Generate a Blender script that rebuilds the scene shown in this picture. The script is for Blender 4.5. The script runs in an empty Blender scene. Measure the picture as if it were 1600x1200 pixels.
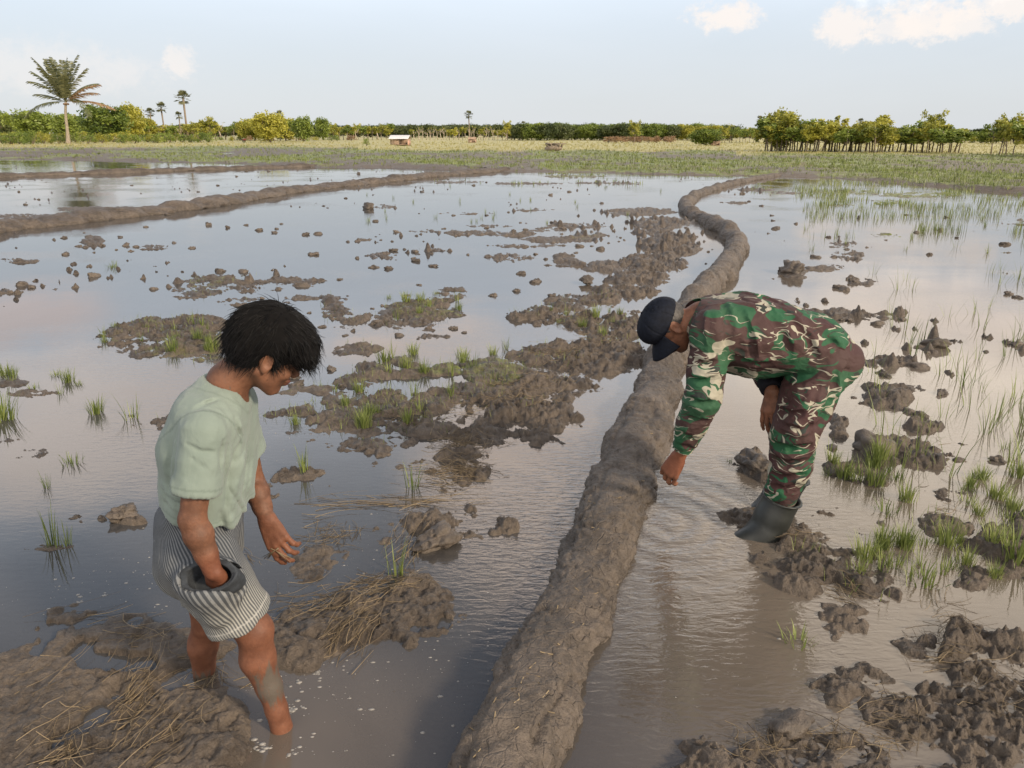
import bpy, math, random
import numpy as np
from mathutils import Vector, Matrix

# ------------------------------------------------------------------ camera, sky, sun, exposure
SC = bpy.context.scene
COL = SC.collection
HCAM = 1.75
FPX = 1209.0
PITCH = math.atan(390.0 / FPX)
cam_d = bpy.data.cameras.new("camera")
cam = bpy.data.objects.new("camera", cam_d)
COL.objects.link(cam)
cam.location = (0, 0, HCAM)
cam.rotation_euler = (math.pi / 2 - PITCH, 0, 0)
cam_d.sensor_fit = 'HORIZONTAL'
cam_d.sensor_width = 36.0
cam_d.lens = 36.0 * FPX / 1600.0
cam_d.clip_start = 0.05
cam_d.clip_end = 12000
SC.camera = cam
SC.view_settings.view_transform = 'Standard'
SC.view_settings.look = 'None'
SC.view_settings.gamma = 1
SC.view_settings.exposure = 0.25

SUN_EL, SUN_AZ = math.radians(27), math.radians(128)   # azimuth clockwise from +Y
CP, SP = math.cos(PITCH), math.sin(PITCH)

def ray(px, py):
    X = (px - 800) / FPX; Y = (600 - py) / FPX
    return np.array([X, CP + Y * SP, -SP + Y * CP])
def G(px, py, z=0.0):
    d = ray(px, py); t = (z - HCAM) / d[2]
    return np.array([d[0] * t, d[1] * t, z])
def P(px, py, Y):
    d = ray(px, py); t = Y / d[1]
    return np.array([d[0] * t, Y, HCAM + d[2] * t])
def proj(x, y, z=0.0):
    zc = y * CP + (HCAM - z) * SP
    yc = y * SP + (z - HCAM) * CP
    return 800 + FPX * x / zc, 600 - FPX * yc / zc, zc

# ---- node helpers
class NT:
    def __init__(s, tree):
        s.t = tree; s.n = tree.nodes; s.l = tree.links
    def new(s, typ, **kw):
        n = s.n.new(typ)
        for k, v in kw.items(): setattr(n, k, v)
        return n
    def link(s, a, b): s.l.new(a, b)
    def put(s, sock, v):
        if isinstance(v, bpy.types.NodeSocket): s.l.new(v, sock)
        else: sock.default_value = v
    def math(s, op, a, b=0.0, c=0.0, clamp=False):
        n = s.n.new('ShaderNodeMath'); n.operation = op; n.use_clamp = clamp
        s.put(n.inputs[0], a); s.put(n.inputs[1], b); s.put(n.inputs[2], c)
        return n.outputs[0]
    def vmath(s, op, a, b=(0, 0, 0)):
        n = s.n.new('ShaderNodeVectorMath'); n.operation = op
        s.put(n.inputs[0], a); s.put(n.inputs[1], b)
        return n.outputs[1] if op in ('LENGTH', 'DISTANCE', 'DOT_PRODUCT') else n.outputs[0]
    def noise(s, vec, scale, detail=3, rough=0.5, dist=0.0):
        n = s.n.new('ShaderNodeTexNoise')
        if vec is not None: s.put(n.inputs['Vector'], vec)
        n.inputs['Scale'].default_value = scale; n.inputs['Detail'].default_value = detail
        n.inputs['Roughness'].default_value = rough; n.inputs['Distortion'].default_value = dist
        return n.outputs['Fac']
    def ramp(s, f, a, b, smooth=True):
        n = s.n.new('ShaderNodeMapRange'); n.interpolation_type = 'SMOOTHSTEP' if smooth else 'LINEAR'
        s.put(n.inputs[0], f); n.inputs[1].default_value = a; n.inputs[2].default_value = b
        return n.outputs[0]
    def mix(s, f, a, b):
        n = s.n.new('ShaderNodeMix'); n.data_type = 'RGBA'
        s.put(n.inputs[0], f)
        for sock, v in ((n.inputs[6], a), (n.inputs[7], b)):
            if isinstance(v, bpy.types.NodeSocket): s.l.new(v, sock)
            else: sock.default_value = (v[0], v[1], v[2], 1)
        return n.outputs[2]
    def mapping(s, vec, scale=(1, 1, 1), rot=(0, 0, 0), loc=(0, 0, 0)):
        n = s.n.new('ShaderNodeMapping'); s.put(n.inputs[0], vec)
        n.inputs['Scale'].default_value = scale; n.inputs['Rotation'].default_value = rot; n.inputs['Location'].default_value = loc
        return n.outputs[0]

world = bpy.data.worlds.new("World"); SC.world = world; world.use_nodes = True
def build_world():
    T = NT(world.node_tree)
    bg = T.n['Background']; bg.inputs[1].default_value = 1.0
    sky = T.new('ShaderNodeTexSky', sky_type='NISHITA', sun_disc=False, sun_elevation=SUN_EL, sun_rotation=SUN_AZ)
    sky.air_density = 1.0; sky.dust_density = 1.4; sky.ozone_density = 1.5
    geo = T.new('ShaderNodeNewGeometry')
    d = T.vmath('SCALE', geo.outputs['Incoming']); d.node.inputs['Scale'].default_value = -1.0
    tc = T.new('ShaderNodeTexCoord'); d = tc.outputs['Generated']
    sep = T.new('ShaderNodeSeparateXYZ'); T.link(d, sep.inputs[0])
    az = T.math('ARCTAN2', sep.outputs[0], sep.outputs[1])
    el = T.math('ARCSINE', sep.outputs[2])
    s = T.vmath('SCALE', sky.outputs[0]); s.node.inputs['Scale'].default_value = 0.10
    # a thin white veil that thickens towards the horizon
    veil = T.math('MULTIPLY', T.math('POWER', 2.718, T.math('MULTIPLY', T.math('MULTIPLY', el, el), -3.2)), 0.90)
    n0 = T.noise(T.mapping(d, scale=(1, 1, 3.5)), 1.6, 5, 0.55, 0.3)
    veil = T.math('ADD', veil, T.math('MULTIPLY', T.math('SUBTRACT', n0, 0.5), 0.30), clamp=True)
    c = T.mix(veil, s, T.mix(T.ramp(el, .0, .22), (0.64, 0.665, 0.69), (0.575, 0.66, 0.75)))
    # bright sky band added above the picture to lighten the far and middle water
    bl = T.math('POWER', 2.718, T.math('MULTIPLY', T.math('POWER', T.math('ABSOLUTE', T.math('DIVIDE', T.math('SUBTRACT', el, .315), .125)), 2.0), -1.0))
    bl = T.math('MULTIPLY', T.math('MULTIPLY', bl, T.math('ADD', T.math('MULTIPLY', n0, 1.0), .35)), T.ramp(sep.outputs[1], -.3, .3))
    c = T.mix(T.math('MULTIPLY', bl, .9, clamp=True), c, (1.32, 1.42, 1.58))
    # cloud puffs: azimuth, elevation, half-widths (rad), amount, colour
    nz = T.noise(d, 9.0, 5, 0.6, 0.2); nf = T.noise(d, 30.0, 4, 0.6)
    wob = T.math('ADD', T.math('MULTIPLY', T.math('SUBTRACT', nz, 0.5), 1.6), T.math('MULTIPLY', T.math('SUBTRACT', nf, 0.5), 0.9))
    nh = T.noise(d, 38.0, 5, .65, .3); nk = T.noise(T.mapping(d, scale=(1, 1, 1.6)), 95.0, 4, .65)
    wob2 = T.math('ADD', T.math('MULTIPLY', T.math('SUBTRACT', nh, 0.5), 3.4), T.math('MULTIPLY', T.math('SUBTRACT', nk, 0.5), 1.6))
    def cloud(c, px, py, rx, ry, amt, colr, soft=0.6, wb=1.0):
        dr = ray(px, py); dr /= np.linalg.norm(dr)
        a = math.atan2(dr[0], dr[1]); e = abs(math.asin(dr[2])) if py > 210 else math.asin(dr[2])
        qa = T.math('DIVIDE', T.math('SUBTRACT', az, a), rx); qe = T.math('DIVIDE', T.math('SUBTRACT', el, e), ry)
        q = T.math('SQRT', T.math('ADD', T.math('MULTIPLY', qa, qa), T.math('MULTIPLY', qe, qe)))
        q = T.math('ADD', q, T.math('MULTIPLY', wob2 if py < 210 else wob, wb))
        m = T.math('MULTIPLY', T.ramp(q, 1.0 + soft * .5, 1.0 - soft * .5), amt)
        return T.mix(m, c, colr)
    W = (0.86, 0.79, 0.74)
    PK = (1.98, 1.76, 1.50)
    for (px, py, rx, ry, amt, colr, soft, wb) in [
        (1130, 28, .034, .013, .85, W, .8, .7), (1325, 40, .028, .017, .8, W, .8, .7), (1400, 42, .03, .012, .6, W, .8, .7), (1445, 30, .028, .022, .8, W, .8, .7),
        (1505, 38, .03, .013, .75, W, .8, .7), (1580, 8, .035, .013, .8, W, .8, .7), (278, 95, .014, .014, .55, W, 1.0, .8), (60, 108, .10, .02, .35, W, 1.4, .8),
        # higher clouds, seen mirrored in the flooded field (given by the pixel that mirrors them)
        (1450, 640, .30, .12, 1.0, PK, .9, .8), (1500, 820, .34, .15, 1.0, PK, .9, .8), (1330, 960, .30, .14, .7, (1.6, 1.38, 1.12), 1.2, .8),
        (1500, 500, .18, .04, .6, (1.15, 1.0, .92), 1.2, .8), (1130, 700, .10, .07, .5, (1.4, 1.2, 1.1), 1.2, .8),
        (650, 535, .11, .028, .85, (1.5, 1.25, 1.1), .9, .8), (790, 760, .13, .12, .95, (2.0, 1.65, 1.42), .9, .8), (820, 640, .09, .05, .6, (1.6, 1.35, 1.2), .9, .8),
        (150, 680, .15, .07, .9, (1.65, 1.45, 1.33), .9, .8), (60, 600, .12, .035, .8, (1.45, 1.32, 1.25), .9, .8), (20, 495, .10, .028, .8, (1.05, .9, .87), .9, .8),
        (330, 600, .10, .03, .5, (1.2, 1.05, 1.0), .9, .8)]:
        c = cloud(c, px, py, rx, ry, amt, colr, soft, wb)
    # added fill light: broad unseen bright sky behind and above the photographer
    bk = T.ramp(T.math('ADD', T.math('MULTIPLY', sep.outputs[1], -1.0), T.math('MULTIPLY', T.math('SUBTRACT', nz, .5), .8)), .05, .55)
    bk = T.math('MULTIPLY', bk, T.ramp(el, .0, .35))
    c = T.mix(T.math('MULTIPLY', bk, .85), c, (1.75, 1.60, 1.45))
    T.link(c, bg.inputs[0])
build_world()

sun_d = bpy.data.lights.new("sun", 'SUN'); sun = bpy.data.objects.new("sun", sun_d); COL.objects.link(sun)
sun_d.energy = 3.3; sun_d.angle = math.radians(7); sun_d.color = (1.0, 0.83, 0.62)
sd = Vector((math.sin(SUN_AZ) * math.cos(SUN_EL), math.cos(SUN_AZ) * math.cos(SUN_EL), math.sin(SUN_EL)))
sun.rotation_euler = sd.to_track_quat('Z', 'Y').to_euler()

# ------------------------------------------------------------------ numpy tools
def hash2(ix, iy, seed=0):
    n = (ix.astype(np.int64) * 374761393 + iy.astype(np.int64) * 668265263 + seed * 1274126177) & 0xffffffff
    n = ((n ^ (n >> 13)) * 1274126177) & 0xffffffff
    n = n ^ (n >> 16)
    return (n & 0xffffff) / float(0xffffff)
def vnoise(x, y, seed=0):
    ix = np.floor(x); iy = np.floor(y); fx = x - ix; fy = y - iy
    fx = fx * fx * fx * (fx * (fx * 6 - 15) + 10); fy = fy * fy * fy * (fy * (fy * 6 - 15) + 10)
    a = hash2(ix, iy, seed); b = hash2(ix + 1, iy, seed); c = hash2(ix, iy + 1, seed); d = hash2(ix + 1, iy + 1, seed)
    return (a + (b - a) * fx) * (1 - fy) + (c + (d - c) * fx) * fy
def fbm(x, y, octaves=4, seed=0, rough=0.5):
    v = 0; a = 1; t = 0
    for o in range(octaves):
        v = v + a * vnoise(x, y, seed + o * 17); t += a; a *= rough
        x, y = x * 1.7 + y * 1.1 + 3.1, y * 1.7 - x * 1.1 + 7.7
    return v / t
def worley(x, y, seed=0):
    ix = np.floor(x); iy = np.floor(y); f1 = np.full(np.shape(x), 9.0)
    for dx in (-1, 0, 1):
        for dy in (-1, 0, 1):
            cx = ix + dx; cy = iy + dy
            qx = cx + hash2(cx, cy, seed); qy = cy + hash2(cx, cy, seed + 5)
            f1 = np.minimum(f1, (x - qx) ** 2 + (y - qy) ** 2)
    return np.sqrt(f1)
def hash3(ix, iy, iz, seed=0):
    return hash2(ix + iz * 57.0, iy - iz * 131.0, seed)
def vnoise3(p, seed=0):
    x, y, z = p[..., 0], p[..., 1], p[..., 2]
    i = [np.floor(v) for v in (x, y, z)]; f = [v - k for v, k in zip((x, y, z), i)]
    f = [t * t * (3 - 2 * t) for t in f]
    r = 0
    for dx in (0, 1):
        for dy in (0, 1):
            for dz in (0, 1):
                w = (f[0] if dx else 1 - f[0]) * (f[1] if dy else 1 - f[1]) * (f[2] if dz else 1 - f[2])
                r = r + w * hash3(i[0] + dx, i[1] + dy, i[2] + dz, seed)
    return r
def sstep(a, b, x):
    t = np.clip((x - a) / (b - a), 0, 1); return t * t * (3 - 2 * t)

def mesh_np(name, V, F, mat=None, parent=None, smooth=False, link=True):
    """V (n,3), F list of arrays each (m,k)"""
    me = bpy.data.meshes.new(name)
    V = np.asarray(V, np.float32)
    Fs = F if isinstance(F, (list, tuple)) and isinstance(F[0], np.ndarray) else [np.array(F)]
    Fs = [np.asarray(f, np.int32) for f in Fs if len(f)]
    me.vertices.add(len(V)); me.vertices.foreach_set('co', V.ravel())
    nl = sum(f.size for f in Fs); nf = sum(len(f) for f in Fs)
    me.loops.add(nl); me.polygons.add(nf)
    me.loops.foreach_set('vertex_index', np.concatenate([f.ravel() for f in Fs]))
    tot = np.concatenate([np.full(len(f), f.shape[1], np.int32) for f in Fs])
    st = np.concatenate([[0], np.cumsum(tot)[:-1]]).astype(np.int32)
    me.polygons.foreach_set('loop_start', st)
    if smooth: me.polygons.foreach_set('use_smooth', np.ones(nf, bool))
    me.update(calc_edges=True); me.validate()
    if mat: me.materials.append(mat)
    if not link: return me
    return obj(name, me, parent)
def obj(name, me, parent=None):
    o = bpy.data.objects.new(name, me); COL.objects.link(o)
    if parent: o.parent = parent
    return o
def tag(o, label=None, cat=None, group=None, kind=None):
    if label: o['label'] = label
    if cat: o['category'] = cat
    if group: o['group'] = group
    if kind: o['kind'] = kind
    return o
def thing(name, loc, label, cat, group=None, rz=0.0, sc=1.0):
    o = bpy.data.objects.new(name, None); COL.objects.link(o)
    o.location = loc; o.rotation_euler = (0, 0, rz); o.scale = (sc, sc, sc) if not hasattr(sc, '__len__') else sc
    o.empty_display_size = 0.1
    return tag(o, label, cat, group)
def attr(me, name, arr):
    a = me.attributes.new(name, 'FLOAT', 'POINT'); a.data.foreach_set('value', np.asarray(arr, np.float32).ravel())
class MB:
    """collects raw pieces of geometry into one mesh"""
    def __init__(s): s.V = []; s.F3 = []; s.F4 = []; s.n = 0; s.A = []
    def add(s, V, F, a=0.0):
        V = np.asarray(V, float); F = np.asarray(F, int) + s.n
        (s.F3 if F.shape[1] == 3 else s.F4).append(F)
        s.V.append(V); s.n += len(V); s.A.append(np.full(len(V), a) if np.isscalar(a) else a)
    def mesh(s, name, mat, smooth=False):
        F = []
        if s.F3: F.append(np.concatenate(s.F3))
        if s.F4: F.append(np.concatenate(s.F4))
        me = mesh_np(name, np.concatenate(s.V), F, mat, smooth=smooth, link=False)
        attr(me, 'tone', np.concatenate(s.A))
        return me
    def build(s, name, mat, parent=None, smooth=False): return obj(name, s.mesh(name, mat, smooth), parent)
    def tube(s, pts, rad, n=6, a=0.0, cap=True):
        pts = np.asarray(pts, float); m = len(pts)
        rad = np.full(m, rad) if np.isscalar(rad) else np.asarray(rad, float)
        tg = np.gradient(pts, axis=0); tg /= np.linalg.norm(tg, axis=1)[:, None] + 1e-9
        ref = np.array([0, 0, 1.0]) if abs(tg[0, 2]) < .9 else np.array([1.0, 0, 0])
        u = np.cross(tg, ref); u /= np.linalg.norm(u, axis=1)[:, None] + 1e-9
        v = np.cross(tg, u)
        th = np.linspace(0, 2 * np.pi, n, endpoint=False)
        V = (pts[:, None] + rad[:, None, None] * (np.cos(th)[None, :, None] * u[:, None] + np.sin(th)[None, :, None] * v[:, None])).reshape(-1, 3)
        i = np.arange(m - 1)[:, None] * n; j = np.arange(n)[None]; k = (j + 1) % n
        F = np.stack([i + j, i + k, i + n + k, i + n + j], -1).reshape(-1, 4)
        V = np.vstack([V, pts[0], pts[-1]]); b = m * n
        s.add(V, F, a)
        if cap:
            jj = np.arange(n); kk = (jj + 1) % n; base = s.n - len(V)
            s.F3.append(np.stack([kk + base, jj + base, np.full(n, b + base)], 1))
            s.F3.append(np.stack([jj + (m - 1) * n + base, kk + (m - 1) * n + base, np.full(n, b + 1 + base)], 1))
    def box(s, c, size, R=None, a=0.0):
        q = np.array([[x, y, z] for x in (-.5, .5) for y in (-.5, .5) for z in (-.5, .5)]) * np.asarray(size)
        if R is not None: q = q @ np.asarray(R).T
        s.add(q + np.asarray(c), [[0, 1, 3, 2], [4, 6, 7, 5], [0, 4, 5, 1], [2, 3, 7, 6], [0, 2, 6, 4], [1, 5, 7, 3]], a)

# ------------------------------------------------------------------ materials
def mat(name):
    m = bpy.data.materials.new(name); m.use_nodes = True
    T = NT(m.node_tree); b = T.n['Principled BSDF']
    return m, T, b
def position(T): return T.new('ShaderNodeNewGeometry').outputs['Position']
def ocoord(T): return T.new('ShaderNodeTexCoord').outputs['Object']
def bump(T, b, h, strength=.5, dist=.01):
    n = T.new('ShaderNodeBump'); n.inputs['Strength'].default_value = strength; n.inputs['Distance'].default_value = dist
    T.put(n.inputs['Height'], h); T.link(n.outputs[0], b.inputs['Normal']); return n
def getattr_node(T, name):
    n = T.new('ShaderNodeAttribute'); n.attribute_name = name; return n.outputs['Fac']

def mud_material(name, dark, light, far=False):
    m, T, b = mat(name)
    p = position(T)
    n1 = T.noise(p, 3.0, 5, .6, .3); n2 = T.noise(p, 22.0, 6, .65); n3 = T.noise(p, 120.0, 4, .6)
    f = T.ramp(T.math('ADD', T.math('MULTIPLY', n1, .55), T.math('MULTIPLY', n2, .45)), .36, .64)
    c = T.mix(f, dark, light)
    c = T.mix(T.math('MULTIPLY', T.ramp(n3, .56, .72), .45), c, (dark[0] * .55, dark[1] * .55, dark[2] * .55))
    c = T.mix(T.math('MULTIPLY', T.ramp(n2, .62, .75), .5), c, (light[0] * 1.35, light[1] * 1.3, light[2] * 1.2))
    return m, T, b, p, c, n1, n2, n3
MUD_D, MUD_L = (.068, .053, .041), (.165, .132, .103)
def make_terrain_mat():
    m, T, b, p, c, n1, n2, n3 = mud_material('terrain_mud', MUD_D, MUD_L)
    g = getattr_node(T, 'grass'); dry = getattr_node(T, 'dry')
    ps = T.mapping(p, scale=(1, .35, 1))
    g1 = T.noise(ps, .9, 6, .65); g2 = T.noise(p, 7.0, 5, .7)
    green = T.mix(T.ramp(g2, .35, .65), (.10, .13, .030), (.22, .25, .065))
    green = T.mix(T.math('MULTIPLY', T.ramp(g1, .46, .62), .7), green, (.15, .115, .065))
    yel = T.mix(T.ramp(g1, .35, .65), (.32, .29, .105), (.44, .39, .15))
    yel = T.mix(T.math('MULTIPLY', T.ramp(g2, .5, .7), .5), yel, (.26, .26, .09))
    c = T.mix(T.ramp(T.math('ADD', g, T.math('MULTIPLY', T.math('SUBTRACT', g2, .5), .9)), .35, .65), c, green)
    c = T.mix(dry, c, yel)
    T.link(c, b.inputs['Base Color'])
    wet = T.ramp(n1, .4, .6); T.put(b.inputs['Roughness'], T.math('ADD', T.math('MULTIPLY', wet, .25), .48))
    b.inputs['Specular IOR Level'].default_value = .45
    n6 = T.noise(p, 55.0, 5, .75, .4)
    h = T.math('ADD', T.math('ADD', T.math('MULTIPLY', n2, .7), T.math('MULTIPLY', n3, .25)), T.math('MULTIPLY', n6, .55))
    bump(T, b, h, 1.0, .03)
    return m
M_TERRAIN = make_terrain_mat()
def make_bund_mat():
    m, T, b, p, c, n1, n2, n3 = mud_material('bund_mud', (.062, .049, .038), (.145, .116, .092))
    T.link(c, b.inputs['Base Color']); b.inputs['Roughness'].default_value = .62
    vo = T.new('ShaderNodeTexVoronoi', feature='DISTANCE_TO_EDGE'); T.put(vo.inputs['Vector'], T.vmath('ADD', p, T.vmath('MULTIPLY', T.new('ShaderNodeTexNoise').outputs['Color'], (.1, .1, .1)))); vo.inputs['Scale'].default_value = 16
    crk = T.ramp(vo.outputs['Distance'], 0.0, .06)
    h = T.math('ADD', T.math('ADD', T.math('MULTIPLY', n2, .8), T.math('MULTIPLY', n3, .4)), T.math('MULTIPLY', crk, .16))
    bump(T, b, h, 1.0, .02)
    return m
M_BUND = make_bund_mat()
def make_clod_mat():
    m, T, b, p, c, n1, n2, n3 = mud_material('clod_mud', (.06, .048, .038), (.14, .112, .088))
    T.link(c, b.inputs['Base Color']); b.inputs['Roughness'].default_value = .55
    bump(T, b, T.math('ADD', n2, T.math('MULTIPLY', n3, .6)), .8, .012)
    return m
M_CLOD = make_clod_mat()

HANDB = P(1050, 757, 3.30)
def make_water_mat():
    m, T, b = mat('muddy_water')
    p = position(T)
    n1 = T.noise(T.mapping(p, scale=(1, .7, 1)), .9, 4, .55, .6); n2 = T.noise(p, 6.0, 4, .6)
    sep = T.new('ShaderNodeSeparateXYZ'); T.link(p, sep.inputs[0])
    # clear dark still water on the left of the bund, silt stirred up on the right and round the legs
    silt = T.ramp(T.math('ADD', sep.outputs[0], T.math('MULTIPLY', n1, 1.2)), .2, 1.6)
    leg = T.vmath('DISTANCE', p, tuple(G(450, 1140))); silt = T.math('MAXIMUM', silt, T.math('MULTIPLY', T.ramp(leg, .75, .15), .8))
    c = T.mix(silt, (.080, .077, .076), (.18, .148, .118))
    c = T.mix(T.math('MULTIPLY', T.ramp(n1, .42, .62), .35), c, (.06, .05, .042))
    T.link(c, b.inputs['Base Color'])
    b.inputs['Roughness'].default_value = .025; b.inputs['IOR'].default_value = 1.9
    # ripples: broad swell of the wind, fine capillary waves in patches, rings round the reaching hand
    big = T.noise(T.mapping(p, scale=(.9, 1.6, 1)), 1.2, 2, .5); fine = T.noise(T.mapping(p, scale=(1.0, 2.8, 1), rot=(0, 0, .25)), 13.0, 3, .55, .6)
    patch = T.ramp(T.noise(p, .55, 2, .5), .46, .66)
    hx, hy = float(HANDB[0]), float(HANDB[1])
    dist = T.vmath('DISTANCE', T.vmath('MULTIPLY', p, (1, .8, 1)), (hx, hy * .8, 0))
    dn = T.math('ADD', dist, T.math('MULTIPLY', T.math('SUBTRACT', n2, .5), .10))
    ring = T.math('MULTIPLY', T.math('SINE', T.math('MULTIPLY', dn, 55.0)), T.math('MULTIPLY', T.ramp(dist, .8, .05), .0016))
    near = T.ramp(dist, 1.5, .2)
    amp = T.math('ADD', T.math('ADD', T.math('MULTIPLY', patch, .0011), .00025), T.math('MULTIPLY', near, .0045))
    h = T.math('ADD', T.math('ADD', T.math('MULTIPLY', T.math('SUBTRACT', fine, .5), amp), ring), T.math('MULTIPLY', big, .0012))
    bn = T.new('ShaderNodeBump'); bn.inputs['Strength'].default_value = 1.0; bn.inputs['Distance'].default_value = 1.0
    T.put(bn.inputs['Height'], h); T.link(bn.outputs[0], b.inputs['Normal'])
    tr = T.new('ShaderNodeBsdfTransparent'); tr.inputs[0].default_value = (.85, .78, .68, 1)
    fr = T.new('ShaderNodeFresnel'); fr.inputs['IOR'].default_value = 1.9; T.link(bn.outputs[0], fr.inputs['Normal'])
    clear = T.math('MULTIPLY', T.math('SUBTRACT', 1.0, fr.outputs[0]), .24)
    mx = T.new('ShaderNodeMixShader'); T.put(mx.inputs[0], clear); T.link(b.outputs[0], mx.inputs[1]); T.link(tr.outputs[0], mx.inputs[2])
    T.link(mx.outputs[0], T.n['Material Output'].inputs[0])
    return m
M_WATER = make_water_mat()

def leafy(name, c0, c1, rough=.55, trans=.35, sc=1.5):
    m, T, b = mat(name)
    t = getattr_node(T, 'tone'); oi = T.new('ShaderNodeObjectInfo').outputs['Random']
    n = T.noise(position(T), sc, 3, .6)
    f = T.ramp(T.math('ADD', T.math('ADD', T.math('MULTIPLY', t, .6), T.math('MULTIPLY', n, .5)), T.math('MULTIPLY', T.math('SUBTRACT', oi, .5), .3)), .2, .85)
    c = T.mix(f, c0, c1); T.link(c, b.inputs['Base Color']); b.inputs['Roughness'].default_value = rough
    tl = T.new('ShaderNodeBsdfTranslucent'); T.link(c, tl.inputs[0])
    mx = T.new('ShaderNodeMixShader'); mx.inputs[0].default_value = trans
    T.link(b.outputs[0], mx.inputs[1]); T.link(tl.outputs[0], mx.inputs[2]); T.link(mx.outputs[0], T.n['Material Output'].inputs[0])
    return m
def plain(name, c, rough=.7, var=.3, sc=8.0, metal=0, bmp=0.0, coord='P'):
    m, T, b = mat(name)
    n = T.noise(position(T) if coord == 'P' else ocoord(T), sc, 4, .6)
    cc = T.mix(T.ramp(n, .3, .7), tuple(v * (1 - var) for v in c), tuple(min(1, v * (1 + var)) for v in c))
    T.link(cc, b.inputs['Base Color']); b.inputs['Roughness'].default_value = rough; b.inputs['Metallic'].default_value = metal
    if bmp: bump(T, b, n, .5, bmp)
    return m
M_GRASS = leafy('grass_blade', (.10, .14, .03), (.27, .31, .09), .5, .3)
M_GRASSD = leafy('grass_dark', (.07, .09, .03), (.20, .22, .08), .5, .3)
M_GRASSY = leafy('grass_dry', (.29, .27, .10), (.42, .375, .15), .6, .3)
M_STRAW = leafy('straw', (.09, .065, .038), (.31, .235, .14), .6, .1)
M_LEAF_G = leafy('leaf_green', (.08, .125, .022), (.27, .33, .06), .5, .3, .8)
M_LEAF_Y = leafy('leaf_yellow_green', (.17, .19, .028), (.50, .47, .08), .5, .35, .8)
M_LEAF_D = leafy('leaf_dark', (.05, .075, .026), (.15, .175, .06), .5, .25, .8)
M_LEAF_P = leafy('leaf_palm', (.075, .09, .045), (.22, .22, .11), .45, .25, .8)
M_LEAF_R = leafy('leaf_dry_brown', (.22, .13, .07), (.42, .28, .16), .6, .25, .8)
M_TRUNK = plain('bark', (.20, .16, .12), .85, .35, 6)
M_TRUNKP = plain('pale_bark', (.42, .35, .27), .85, .3, 6)
M_FOAM = plain('foam', (.27, .255, .235), .5, .2, 60)

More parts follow.
